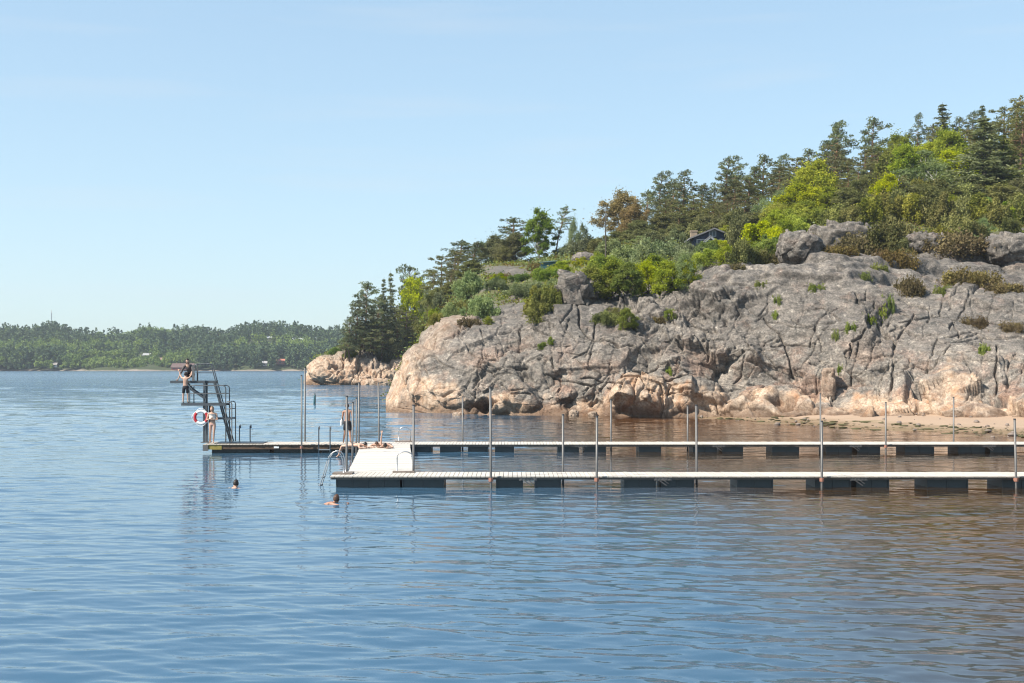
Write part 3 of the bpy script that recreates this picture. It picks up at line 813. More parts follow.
def proto_leafy(seed, h, w, mat, bark='dark_bark', lobes=38, dens=330, size=.27, low=.22, open_=.15, trunks=1):
    r = np.random.default_rng(seed)
    C, T, paths = [], [], []
    hub = []
    for t in range(trunks):
        bx = np.array([r.normal(0, .35) * (trunks > 1), r.normal(0, .35) * (trunks > 1), -1.0])
        top = np.array([bx[0] * 2.5 + r.normal(0, .2), bx[1] * 2.5 + r.normal(0, .2), h * .82])
        mid = (bx + top) / 2 + np.array([r.normal(0, .3), r.normal(0, .3), 0])
        b = bez(bx, mid, top, 8)
        paths.append((b, np.linspace(.016 * h + .05, .02, 8)))
        hub.append(b)
    for k in range(lobes):
        f = (k + r.uniform(0, 1)) / lobes
        z = h * (low + (1 - low) * f ** .9 * .97)
        prof = math.sin(math.pi * np.clip((.16 + .84 * f) ** .8, 0, 1)) ** .6
        prof = max(prof, .22)
        az = k * 2.399 + r.uniform(-.5, .5)
        rr = w * .5 * prof * r.uniform(.45, 1.12)
        rr *= r.uniform(.85, 1.3)
        c = np.array([math.cos(az) * rr, math.sin(az) * rr, z + r.normal(0, .05 * h)])
        s = w * r.uniform(.08, .19)
        n = int(dens * (s / 1.0) ** 1.4) + 20
        C.append(clump(r, c, (s, s, s * r.uniform(.6, .95)), n, open_))
        T.append(np.full(n, r.uniform(.05, .95)) + r.normal(0, .16, n))
        b = hub[k % trunks]
        st = b[min(7, max(2, int(8 * (z - .25 * h) / h)))]
        paths.append((bez(st, (st + c) / 2 + np.array([0, 0, .1 * h * .3]), c, 5), np.linspace(.006 * h + .02, .012, 5)))
        # stray twigs that break the outline
        m = int(n * .18)
        tw = c + r.normal(size=(m, 3)) * s * .75
        C.append(tw); T.append(np.full(m, .7) + r.normal(0, .2, m))
    tv, tq = tubes(paths, 6)
    return (np_mesh('trunk', tv, tq, M[bark]),
            foliage_mesh('crown', np.concatenate(C), np.concatenate(T), r, size, M[mat], asp=.7), h)

def proto_bush(seed, w, h, mat, size=.2, dens=420, lobes=20, spiky=0.0):
    r = np.random.default_rng(seed)
    C, T, paths = [], [], []
    for k in range(lobes):
        az = k * 2.4 + r.uniform(-.6, .6)
        rr = w * .5 * math.sqrt((k + .3) / lobes) * r.uniform(.6, 1.0)
        s = w * r.uniform(.08, .19)
        rr *= r.uniform(.9, 1.35)
        top = h * (1 - .5 * min(1, (rr / (w * .5)) ** 2)) * r.uniform(.5, 1.15)
        c = np.array([math.cos(az) * rr, math.sin(az) * rr, max(.15, top - s * .6)])
        n = int(dens * (s / .8) ** 1.3) + 25
        q = clump(r, c, (s, s, s * (1.0 + spiky)), n, .3)
        if spiky:
            q[:, 2] += spiky * np.abs(r.normal(0, .35, n)) * s
        C.append(q); T.append(np.full(n, r.uniform(.05, .95)) + r.normal(0, .18, n))
        # skirts that reach the ground
        m = n // 2
        C.append(c * np.array([1, 1, 0]) + r.normal(size=(m, 3)) * np.array([s * .6, s * .6, .1]) + np.array([0, 0, 1]) * r.uniform(-.3, c[2], (m, 1)))
        T.append(np.full(m, .3) + r.normal(0, .15, m))
        paths.append((bez((0, 0, -.6), (c[0] * .4, c[1] * .4, c[2] * .3), c, 4), np.linspace(.05, .012, 4)))
    tv, tq = tubes(paths, 6)
    return (np_mesh('stems', tv, tq, M['dark_bark']),
            foliage_mesh('leaves', np.concatenate(C), np.concatenate(T), r, size, M[mat], asp=.65), h)

PROTO = {
 'pine': [proto_pine(1, 12, 3.3, .30, .05), proto_pine(2, 12, 2.8, .40, .08), proto_pine(3, 12, 3.5, .22, .06), proto_pine(4, 12, 2.6, .45, .12), proto_pine(24, 12, 3.0, .35, .09)],
 'brown_pine': [proto_pine(5, 12, 3.3, .22, .03, 'pine_brown_leaf', .6, 30), proto_pine(6, 12, 2.9, .3, .05, 'pine_brown_leaf', .6, 28)],
 'windswept_pine': [proto_pine(7, 8, 1.9, .42, .22, 'pine_leaf', .35, 20, 55, .26)],
 'flat_pine': [proto_pine(8, 7, 3.2, .5, .04, 'pine_leaf', .4, 22, 70, .28)],
 'spruce': [proto_spruce(9, 13, 3.2), proto_spruce(10, 10, 2.1, 'pine_leaf', .3)],
 'thin_spruce': [proto_spruce(19, 10, 1.7, 'pine_leaf', .3), proto_spruce(20, 10, 2.2, 'pine_leaf', .3)],
 'fresh': [proto_leafy(11, 8, 6, 'fresh_leaf'), proto_leafy(12, 8, 5.2, 'fresh_leaf', lobes=42)],
 'yellow': [proto_leafy(13, 7, 6.2, 'yellow_leaf', low=.1), proto_leafy(14, 7, 5.4, 'yellow_leaf', low=.14, lobes=42)],
 'birch': [proto_leafy(15, 7, 3.8, 'birch_leaf', 'birch_bark', 52, 520, .2, .2, .15)],
 'grey': [proto_leafy(16, 8, 7.5, 'grey_leaf', 'birch_bark', 40, 200, .25, .12, .0, 3), proto_leafy(17, 6, 4.5, 'grey_leaf', 'birch_bark', 22, 200, .22, .2, .1, 2)],
 'bronze': [proto_leafy(18, 7, 5.2, 'bronze_leaf', 'dark_bark', 48, 330, .22, .22, .1)],
 'olive_tree': [proto_leafy(21, 6, 4.4, 'pine_brown_leaf', 'dark_bark', 46, 420, .22, .25, .2, 2)],
 'juniper': [proto_bush(31, 4, 2.4, 'olive_leaf', .2, 480, 16, .5), proto_bush(32, 4, 2.0, 'olive_leaf', .2, 480, 18, .35), proto_bush(33, 3.2, 3.0, 'olive_leaf', .2, 460, 14, .8)],
 'tall_juniper': [proto_bush(51, 3.0, 3.4, 'olive_leaf', .2, 460, 26, .5), proto_bush(52, 3.0, 3.2, 'olive_leaf', .2, 460, 24, .6)],
 'fresh_bush': [proto_bush(34, 4, 2.6, 'fresh_leaf'), proto_bush(35, 4, 2.2, 'birch_leaf')],
 'yellow_bush': [proto_bush(36, 4, 2.6, 'yellow_leaf'), proto_bush(37, 3.6, 2.9, 'yellow_leaf')],
 'grey_bush': [proto_bush(38, 4, 2.3, 'grey_leaf', .2, 320), proto_bush(39, 4, 1.9, 'grey_leaf', .18, 360)],
 'dark_bush': [proto_bush(40, 4, 2.4, 'pine_leaf', .2, 480), proto_bush(41, 4, 2.8, 'pine_brown_leaf', .2, 420)],
 'heather': [proto_bush(42, 4, .7, 'heath_leaf', .16, 420, 18), proto_bush(43, 4, .55, 'heath_leaf', .15, 420, 20)],
 'grass_tuft': [proto_bush(44, 3, .55, 'grass_leaf', .16, 300, 16)],
}
NAMES = {'pine': ('pine_tree', 'pine tree'), 'brown_pine': ('pine_tree', 'pine tree'), 'windswept_pine': ('pine_tree', 'pine tree'), 'flat_pine': ('pine_tree', 'pine tree'),
 'spruce': ('spruce_tree', 'spruce tree'), 'thin_spruce': ('spruce_tree', 'spruce tree'), 'fresh': ('leafy_tree', 'tree'), 'yellow': ('leafy_tree', 'tree'), 'birch': ('birch_tree', 'birch tree'),
 'grey': ('willow_tree', 'tree'), 'bronze': ('oak_tree', 'tree'), 'olive_tree': ('scrub_tree', 'tree'), 'juniper': ('juniper_bush', 'bush'), 'tall_juniper': ('juniper_bush', 'bush'), 'fresh_bush': ('leafy_bush', 'bush'),
 'yellow_bush': ('leafy_bush', 'bush'), 'grey_bush': ('willow_bush', 'bush'), 'dark_bush': ('evergreen_bush', 'bush'), 'heather': ('heather_clump', 'heather'), 'grass_tuft': ('grass_tuft', 'grass tuft')}
LOOK = {'pine': 'dark green pine', 'brown_pine': 'brownish green pine', 'windswept_pine': 'windswept pine leaning right', 'flat_pine': 'flat topped dark pine', 'spruce': 'tall pointed spruce',
 'thin_spruce': 'slim pointed spruce', 'fresh': 'fresh green leafy tree', 'yellow': 'bright yellow green tree', 'birch': 'slender green birch', 'grey': 'pale grey green tree', 'bronze': 'bronze leaved oak',
 'olive_tree': 'low brownish green tree', 'juniper': 'olive green juniper bush', 'tall_juniper': 'tall upright olive juniper', 'fresh_bush': 'fresh green bush', 'yellow_bush': 'bright yellow green bush', 'grey_bush': 'grey green bush',
 'dark_bush': 'dark evergreen bush', 'heather': 'low brown heather clump', 'grass_tuft': 'grass tuft'}
PLANTS = []
def plant(kind, base, height, width=None, where='', rz=None, label=None):
    """a tree or bush: an Empty at its foot with its own trunk and crown"""
    k = len(PLANTS)
    if width and height > .95 * width and kind in ('fresh_bush', 'yellow_bush', 'grey_bush'):
        kind = {'fresh_bush': 'fresh', 'yellow_bush': 'yellow', 'grey_bush': 'grey'}[kind]
    if width and kind == 'juniper' and height > 1.05 * width: kind = 'tall_juniper'
    trunk, crown, h0 = PROTO[kind][k % len(PROTO[kind])]
    n, cat = NAMES[kind]
    e = empty(n, base, rz if rz is not None else ((k * 2.399) % 6.283 if kind not in ('windswept_pine', 'flat_pine') and 'pine' not in kind else (k % 5 - 2) * .35))
    s = height / h0
    if width:
        w0 = crown.get('w0')
        if w0 is None:
            co = np.empty(len(crown.vertices) * 3, np.float32); crown.vertices.foreach_get('co', co)
            xs = co.reshape(-1, 3)[:, 0]
            w0 = float(np.percentile(xs, 98) - np.percentile(xs, 2)); crown['w0'] = w0
        sx = width / w0
    else: sx = s
    e.scale = (sx, sx, s)
    for nm, me in (((('trunk', trunk), ('crown', crown)) if 'bush' not in n and 'clump' not in n and 'tuft' not in n else (('stems', trunk), ('leaves', crown)))):
        o = bpy.data.objects.new(nm, me); link(o, e)
    e['category'] = cat
    PLANTS.append((e, kind, where, PX0 + base[0] * F / base[1], label))
    return e

def tree(kind, px, ytop, D, wpx=None, where='', T=MAIN, label=None, sink=.15):
    z0 = ground_at(px, D, T) - sink
    ztop = HC + (PY0 - ytop) * D / F
    return plant(kind, ((px - PX0) * D / F, D, z0), max(1.5, ztop - z0), wpx * D / F if wpx else None, where, None, label)

def bush(kind, px, ybase, hpx, wpx, where='', T=MAIN, label=None, sink=.15):
    p = ground_hit(px, ybase, T)
    return plant(kind, (p.x, p.y + .25 * wpx * p.y / F, p.z - sink), hpx * p.y / F + sink, wpx * p.y / F, where, None, label)

W1 = 'on the low headland'
for a in [('pine',364,283,256,30),('pine',354,300,254,26),('pine',349,318,252,22),('pine',376,296,262,28),('thin_spruce',384,277,262,12),('thin_spruce',391,270,266,16),('brown_pine',372,310,256,30),
          ('brown_pine',392,306,262,30),('brown_pine',381,318,255,26),('pine',360,322,253,24),('brown_pine',405,312,262,28),('flat_pine',408,269,285,22),('pine',421,276,282,18),
          ('brown_pine',395,322,257,24),('pine',345,330,252,16),('brown_pine',368,330,253,22),('brown_pine',412,326,262,24)]:
    tree(a[0], a[1], a[2], a[3], a[4], W1, HEADLAND)
tree('yellow', 413, 280, 268, 30, W1, HEADLAND); tree('fresh', 424, 305, 266, 18, W1, HEADLAND)
for a in [('grey_bush',405,361,14,20),('dark_bush',412,346,20,24),('dark_bush',385,360,14,20),('fresh_bush',350,357,7,12),('fresh_bush',335,353,6,9),('dark_bush',362,350,16,22),('dark_bush',398,356,16,20)]:
    bush(*a, W1, HEADLAND)

W2 = 'on the left slope above the pale point'
for a in [('brown_pine',440,256,170,30),('brown_pine',452,250,178,30),('pine',458,240,186,30),('pine',471,241,182,26),('brown_pine',432,272,165,22),('brown_pine',448,268,162,26),('pine',428,290,160,18),
          ('olive_tree',470,262,158,26),('olive_tree',436,290,152,20),('olive_tree',455,284,150,26)]:
    tree(a[0], a[1], a[2], a[3], a[4], W2)
for a in [('grey_bush',470,300,22,34),('grey_bush',482,318,22,28),('dark_bush',445,305,16,24),('fresh_bush',489,325,8,10),('yellow_bush',500,283,9,18),('grey_bush',520,296,12,26),('dark_bush',497,290,13,22),('fresh_bush',522,281,8,20),
          ('heather',505,279,4,20),('juniper',440,322,8,14),('heather',470,324,5,20),('dark_bush',428,330,12,18),('grey_bush',452,316,12,20),('juniper',462,312,9,14),('fresh_bush',436,318,9,12)]:
    bush(*a, W2)

W3 = 'on the crest by the bare summit slab'
for a in [('grey',483,243,186,18),('olive_tree',494,238,184,24),('olive_tree',505,243,178,20),('flat_pine',514,221,178,32),('olive_tree',515,236,174,28),('birch',540,213,172,28),('windswept_pine',556,207,172,20),('grey',573,222,190,16),('grey',583,226,192,14),
          ('dark_bush',565,246,172,20),('olive_tree',505,248,172,16)]:
    tree(a[0], a[1], a[2], a[3], a[4], W3)
for a in [('dark_bush',588,253,18,36),('dark_bush',604,252,16,26),('dark_bush',570,256,10,22),('yellow_bush',563,268,9,22),('yellow_bush',582,266,9,18),('fresh_bush',547,280,13,26),('fresh_bush',561,276,12,22),('grey_bush',534,292,10,20),
          ('yellow_bush',598,262,10,16),('heather',537,270,4,16),('grey_bush',552,292,12,18)]:
    bush(*a, W3)

W4 = 'on the middle slope below the cabin'
for a in [('juniper',536,312,22,20),('juniper',545,320,26,22),('juniper',553,306,18,20),('fresh_bush',592,303,34,34),('fresh_bush',612,301,38,36),('fresh_bush',630,297,32,34),('grey_bush',575,302,16,24),('fresh_bush',604,276,20,36),('grey_bush',625,270,22,34),
          ('grey_bush',648,270,28,36),('grey_bush',664,262,20,32),('yellow_bush',648,296,32,26),('yellow_bush',668,294,32,26),('olive',684,292,36,28),('fresh_bush',656,282,26,28),('yellow_bush',637,288,20,22),('grey_bush',612,256,16,30),('yellow_bush',689,284,22,20),
          ('juniper',606,322,10,22),('fresh_bush',627,332,22,18),('juniper',617,318,9,20),('dark_bush',637,257,14,26),('dark_bush',655,248,16,26),('grey_bush',700,262,14,24),('yellow_bush',712,264,16,26),('yellow_bush',728,264,16,24),
          ('juniper',745,262,20,26),('yellow_bush',668,258,12,18),('grey_bush',684,268,18,22),('fresh_bush',551,346,8,6),('fresh_bush',545,347,5,8)]:
    bush(a[0] if a[0] != 'olive' else 'grey_bush', *a[1:], W4)
W5 = 'around the blue cabin'
for a in [('bronze',622,197,176,38),('bronze',634,206,170,24),('pine',656,173,182,26),('pine',684,171,184,30),('pine',672,180,188,24),('pine',699,183,188,24),('brown_pine',692,196,178,28),('pine',722,158,184,30),('pine',738,166,190,26),('brown_pine',733,180,182,32),
          ('brown_pine',748,178,186,30),('pine',761,156,196,28),('olive_tree',640,222,166,28),('olive_tree',660,215,170,28),('brown_pine',678,205,172,26),('dark_bush',697,222,166,20),('pine',712,188,188,22),('dark_bush',742,210,150,26),('grey',765,200,168,26),
          ('pine',646,190,186,20),('brown_pine',757,196,176,26),('olive_tree',690,212,178,30),('pine',770,172,192,24),('brown_pine',668,198,178,26),('olive_tree',720,204,180,30)]:
    tree(a[0], a[1], a[2], a[3], a[4], W5)
for a in [('olive_tree',705,216,172,28),('brown_pine',712,202,176,26),('olive_tree',735,212,164,26),('brown_pine',726,196,172,26),('olive_tree',752,214,160,26),('brown_pine',744,198,176,26),('pine',752,168,194,22),('brown_pine',700,204,182,26),('olive_tree',650,232,164,30),
          ('olive_tree',632,234,168,28),('grey',645,240,158,30),('brown_pine',664,200,176,28),('olive_tree',675,226,162,24),('pine',667,184,192,22),('pine',730,172,196,22),('olive_tree',765,214,160,28),('olive_tree',618,232,170,24)]:
    tree(a[0], a[1], a[2], a[3], a[4], W5)
for a in [('dark_bush',688,256,14,22),('fresh_bush',710,254,13,16),('dark_bush',700,254,10,12),('yellow_bush',722,250,12,18),('dark_bush',675,246,18,22),('yellow_bush',728,244,18,16),('yellow_bush',716,252,12,16),('fresh_bush',695,264,9,16)]:
    bush(*a, W5)
W6 = 'on the wooded hill above the split boulder'
for a in [('yellow',815,166,164,48),('yellow',800,186,158,44),('yellow',828,190,156,36),('yellow',778,205,150,32),('yellow',792,212,146,36),('fresh',806,202,150,34),('grey',780,192,162,32),('grey',800,172,176,26),
          ('pine',783,155,190,26),('brown_pine',778,164,186,30),('brown_pine',795,158,188,30),('pine',806,150,192,26),('pine',822,142,192,26),('pine',838,122,182,34),('brown_pine',834,146,176,36),('brown_pine',848,160,172,30),('pine',870,119,176,30),('brown_pine',862,146,174,30),
          ('brown_pine',876,152,172,28),('pine',857,168,170,24),('pine',832,123,196,20),('brown_pine',812,160,180,30),('brown_pine',788,172,176,28),('brown_pine',846,172,166,30),('olive_tree',868,178,160,34),('olive_tree',848,190,152,32),('olive_tree',882,186,156,32),('brown_pine',886,156,184,30),('fresh',897,138,182,34),('fresh',888,152,176,30),('fresh',908,150,172,26)]:
    tree(a[0], a[1], a[2], a[3], a[4], W6)
for a in [('yellow_bush',762,248,30,34),('yellow_bush',778,244,30,30),('yellow_bush',792,238,26,30),('fresh_bush',770,256,18,26),('yellow_bush',812,228,22,28),('juniper',838,224,16,28),('juniper',852,226,18,26),('juniper',758,264,14,28),('juniper',776,262,12,20),('fresh_bush',822,222,16,26),
          ('juniper',803,246,9,16),('juniper',818,240,6,12)]:
    bush(*a, W6)
W7 = 'at the right end of the hill'
for a in [('grey',918,152,166,50),('grey',936,160,164,40),('grey',905,170,160,36),('fresh',948,134,170,44),('yellow',930,144,172,36),('fresh',905,148,164,34),('yellow',950,152,164,34),('fresh',893,150,168,34),('grey',926,166,158,44),('yellow',888,178,154,30),('pine',918,114,194,18),('pine',932,124,192,20),('thin_spruce',943,102,192,30),('pine',957,118,194,22),('pine',969,112,194,20),('thin_spruce',982,104,196,16),
          ('spruce',984,116,156,58),('spruce',1003,134,158,44),('brown_pine',1012,97,172,40),('brown_pine',1002,108,178,34),('brown_pine',1020,110,168,36),('brown_pine',990,122,184,30),('brown_pine',1036,90,172,40),('pine',1052,86,180,34),('spruce',1046,130,158,44),('brown_pine',1070,90,176,40),
          ('fresh',962,150,172,34),('brown_pine',974,130,182,30),('olive_tree',900,184,154,36),('olive_tree',925,186,152,36),('olive_tree',950,190,150,36),('olive_tree',975,186,152,34),('olive_tree',1000,186,150,34),('olive_tree',1020,180,152,34),('brown_pine',962,128,180,30),('brown_pine',1024,130,176,34),('brown_pine',940,128,186,28),('grey',948,172,162,34),('pine',906,134,196,22)]:
    tree(a[0], a[1], a[2], a[3], a[4], W7)
r8 = random.Random(5)
for a in [('juniper',872,226,26,30),('juniper',888,222,26,30),('juniper',902,218,26,28),('juniper',915,224,28,30),('juniper',930,226,34,30),('juniper',945,228,30,28),('fresh_bush',955,224,26,22),('juniper',968,226,26,28),('juniper',984,228,32,30),('juniper',1000,230,28,28),('fresh_bush',1007,226,22,26),
          ('juniper',1018,226,26,26),('juniper',878,208,22,28),('juniper',896,204,24,30),('juniper',918,206,24,30),('juniper',936,206,24,28),('juniper',966,208,22,28),('yellow_bush',930,212,20,22),('juniper',1000,206,20,28),('fresh_bush',985,214,16,20),
          ('juniper',895,250,30,40),('dark_bush',910,252,16,22),('juniper',958,242,24,28),('juniper',975,240,16,26),('grey_bush',984,238,18,18),('juniper',862,214,18,24),('juniper',1030,228,26,30),('juniper',1050,228,28,30),
          ('dark_bush',875,212,14,20),('juniper',940,242,14,22),('juniper',1012,236,16,20)]:
    bush(*a, W7)
W8 = 'on the rock ledges above the beach'
for a in [('heather',865,252,10,44),('heather',840,254,7,30),('heather',800,252,10,26),('heather',770,262,6,34),('heather',960,248,9,50),('heather',1000,254,9,40),('heather',930,246,7,30),('heather',968,280,9,38),('heather',912,292,8,26),('heather',1004,292,7,36),('heather',893,262,7,26),
          ('grass_tuft',878,270,5,26),('grass_tuft',860,276,4,22),('grass_tuft',945,292,5,18),('grass_tuft',880,314,8,16),('grass_tuft',868,322,6,18),('grass_tuft',852,330,6,14),('grass_tuft',815,290,5,18),('grass_tuft',778,303,6,12),('grass_tuft',775,318,6,8),('grass_tuft',836,340,8,8),
          ('grass_tuft',888,306,9,12),('grass_tuft',840,372,6,6),('grass_tuft',985,352,6,14),('heather',975,326,5,22),('heather',1012,328,5,20),('grass_tuft',668,374,5,10),('heather',660,322,5,16),('grass_tuft',672,318,4,14),('heather',735,270,5,18),('grass_tuft',760,286,4,14),
          ('juniper',795,253,9,16),('juniper',812,250,7,12)]:
    bush(*a, W8)

# low growth that covers the soil pockets and the slope: nobody could count it
def undergrowth(name, T, n, dsel, mats, size, hgt, seed, label):
    r = np.random.default_rng(seed)
    nr, nc = T['X'].shape
    Xr, Yr, Zr = T['X'], T['Y'], T['Z']
    area = np.abs(np.gradient(Xr, axis=1) * np.gradient(Yr, axis=0)) + .2 * np.abs(np.gradient(Xr, axis=1) * np.gradient(Zr, axis=0))
    pn = np.stack([Xr * .4, Yr * .4, Zr * .4], -1).reshape(-1, 3)
    patch = sstep(-.25, .25, fbm(pn, 3, seed)).reshape(nr, nc)
    wgt = (area * np.clip(T['moss'] - .3, 0, 1) * patch * dsel(T)).ravel()
    ids = r.choice(len(wgt), n, p=wgt / wgt.sum())
    base = np.stack([Xr.ravel()[ids], Yr.ravel()[ids], Zr.ravel()[ids]], 1)
    k = 9
    C = np.repeat(base, k, 0) + r.normal(size=(n * k, 3)) * np.array([hgt * .9, hgt * .9, 0]) + np.array([0, 0, 1]) * np.abs(r.normal(0, hgt * .55, (n * k, 1)))
    t = np.repeat(r.uniform(0, 1, n), k) + r.normal(0, .15, n * k)
    V = leaves(C, r, size, asp=.5)
    which = np.repeat((fbm(base * .25, 3, seed + 5) + r.normal(0, .25, n) > .05).astype(int), k)
    me = np_mesh(name, V, np.arange(4 * n * k).reshape(-1, 4), mats, smooth=False, attrs={'tint': ('POINT', np.repeat(np.clip(t, 0, 1), 4))}, mi=which)
    tag(link(bpy.data.objects.new(name, me)), label, 'ground cover', kind='stuff')
undergrowth('heath_and_grass', MAIN, 9000, lambda T: (T['Y'] > 100) & (T['Y'] < 172), [M['heath_leaf'], M['grass_leaf']], .22, .26, 810, 'low heather and grass growing in the soil pockets of the cliff top')
undergrowth('undergrowth', MAIN, 7000, lambda T: (T['Y'] > 116) & (T['Y'] < 205), [M['olive_leaf'], M['grey_leaf']], .3, .55, 820, 'low scrub covering the slope between the bushes')
undergrowth('headland_undergrowth', HEADLAND, 1500, lambda T: (T['Y'] > 250), [M['olive_leaf'], M['fresh_leaf']], .4, .6, 830, 'low scrub on top of the far headland')

# every plant gets a label of its own: look, place, and its turn from the left among its likes
ORD = ['leftmost', 'second', 'third', 'fourth', 'fifth', 'sixth', 'seventh', 'eighth', 'ninth', 'tenth', 'eleventh', 'twelfth', 'thirteenth', 'fourteenth', 'fifteenth', 'sixteenth', 'seventeenth', 'eighteenth', 'nineteenth', 'twentieth', 'twenty-first', 'twenty-second', 'twenty-third', 'twenty-fourth']
from collections import defaultdict
_b = defaultdict(list)
for e, kind, where, px, label in PLANTS: _b[(LOOK[kind], where)].append((px, e, label))
for (look, where), L in _b.items():
    L.sort(key=lambda t: t[0])
    for i, (px, e, label) in enumerate(L):
        if len(L) == 1: t = look + ' ' + where + ', the only one there'
        elif i == len(L) - 1: t = look + ' ' + where + ', rightmost of its kind'
        elif i == 0: t = look + ' ' + where + ', leftmost of its kind'
        else: t = look + ' ' + where + ', ' + ORD[i] + ' from the left'
        e['label'] = label or t
        cat = e['category']
        e['group'] = {'pine tree': 'pine trees on the hill', 'spruce tree': 'spruce trees on the hill', 'birch tree': 'birch on the hill', 'tree': 'leafy trees on the hill', 'bush': 'bushes on the hill', 'heather': 'heather on the ledges', 'grass tuft': 'grass tufts on the ledges'}[cat]
# ------------------------------------------------------------------ the far shore
def mat_plain(name, col, rough=.6, metal=0.0, spec=.4, grain=.0, scale=4.0, dark=None):
    s = NT(name)
    p = s.n('ShaderNodeTexCoord').outputs['Object']
    n = s.noise(p, scale, 5, .65)
    d = dark or tuple(v * (1 - .55) for v in col)
    c = s.mix(s.ramp(n, .42, .72, 0, grain), col, d) if grain else col
    return s.principled(c, rough, metal, spec)

M['far_leaf'] = mat_leaf('far_conifers', (0.050, 0.078, 0.050), (0.100, 0.135, 0.070), .15)
M['far_fresh'] = mat_leaf('far_leafy_trees', (0.115, 0.175, 0.055), (0.25, 0.31, 0.095), .3)

def mat_farground():
    s = NT('far_ground')
    p = s.pos()
    z = s.n('ShaderNodeSeparateXYZ', {0: p}).outputs[2]
    n = s.noise(p, .06, 5, .65)
    c = s.mix(n, (0.035, 0.048, 0.025), (0.075, 0.085, 0.040))
    rk = s.mix(s.noise(p, .4, 4, .7), (0.12, 0.10, 0.08), (0.33, 0.28, 0.24))
    return s.principled(s.mix(s.ramp(s.math('ADD', z, s.math('MULTIPLY', n, 3.5)), 2.9, 2.2), c, rk), .95, spec=.1)
M['far_ground'] = mat_farground()

FS = 830.0
def far_ground(px, D):
    sky_y = np.interp(px, [-400, 0, 30, 60, 90, 130, 170, 200, 230, 255, 300, 345, 420, 560], [326, 328, 328, 326, 328, 329, 329, 327, 327, 324, 327, 326, 322, 318])
    top = HC + (PY0 - sky_y) * 1000 / F - 8.5 + 2.2 * np.sin(px * .05) + 1.1 * np.sin(px * .13 + 1)
    t = np.clip((D - FS) / 170.0, -.2, 1.4)
    return np.where(t < 0, t * 12, top * np.where(t < 1, .10 + .90 * t - .10 * np.exp(-t * 30), 1 - (t - 1) ** 2 * .6))

fpx = np.linspace(-420, 600, 205); fD = np.concatenate([np.linspace(FS - 14, FS + 20, 18), np.linspace(FS + 26, 1062, 36)])
A, B = np.meshgrid(fpx, fD)
fz = far_ground(A, B)
fx = (A - PX0) * B / F
fp = np.stack([fx.ravel(), B.ravel(), 0 * B.ravel()], 1)
fz = fz.ravel() + 1.0 * fbm(fp * .03, 4, 301) + .5 * fbm(fp * .12, 3, 302)
shift = (9 * fbm(fp * .012, 4, 303)).reshape(B.shape)
tag(np_obj('far_hills', np.stack([fx.ravel(), (B + shift).ravel(), fz], 1), grid_faces(len(fD), len(fpx)), M['far_ground']), kind='structure')

# houses over there: (px, row of the foot, width px, wall height px, wall, roof, description)
FARH = [
 (183, 369.0, 21, 2.3, (0.26, 0.075, 0.055), (0.12, 0.075, 0.065), 'long low dark red boathouse at the far waterline'),
 (148, 357.5, 7, 3.0, (0.40, 0.37, 0.32), (0.30, 0.30, 0.30), 'pale house with light roof high on the far slope, left of the diving tower'),
 (178, 359.5, 9, 3.5, (0.55, 0.54, 0.52), (0.36, 0.37, 0.39), 'white house with grey roof on the far slope behind the diving tower'),
 (161, 362.0, 4, 3.0, (0.60, 0.52, 0.36), (0.30, 0.20, 0.15), 'small yellowish house on the far slope'),
 (268, 340.5, 8, 3.0, (0.50, 0.50, 0.48), (0.28, 0.29, 0.31), 'white house high above the clearing on the far ridge'),
 (298, 343.0, 10, 3.6, (0.52, 0.56, 0.50), (0.42, 0.44, 0.43), 'pale green house among trees on the far slope'),
 (316, 341.0, 6, 3.0, (0.60, 0.60, 0.58), (0.55, 0.55, 0.55), 'small white roofed house rightmost on the far ridge'),
 (281, 363.5, 8, 3.2, (0.34, 0.14, 0.10), (0.42, 0.15, 0.10), 'cottage with orange red roof near the far shore'),
 (265, 365.0, 5, 2.6, (0.55, 0.53, 0.50), (0.33, 0.32, 0.32), 'small pale boat shed left of the red roofed cottage'),
 (56, 366.5, 4, 2.4, (0.58, 0.57, 0.55), (0.25, 0.22, 0.20), 'tiny white shed by the far shore below the mast'),
]
def far_dist(px, row):
    Ds = np.linspace(FS + 2, 1020, 400)
    rows = PY0 - (far_ground(px + 0 * Ds, Ds) - HC) * F / Ds
    i = np.where(rows <= row)[0]
    return float(Ds[i[0]]) if len(i) else 1000.0

def box_np(x0, x1, y0, y1, z0, z1):
    V = np.array([[x0,y0,z0],[x1,y0,z0],[x1,y1,z0],[x0,y1,z0],[x0,y0,z1],[x1,y0,z1],[x1,y1,z1],[x0,y1,z1]], float)
    Q = np.array([[3,2,1,0],[4,5,6,7],[0,1,5,4],[1,2,6,5],[2,3,7,6],[3,0,4,7]])
    return V, Q

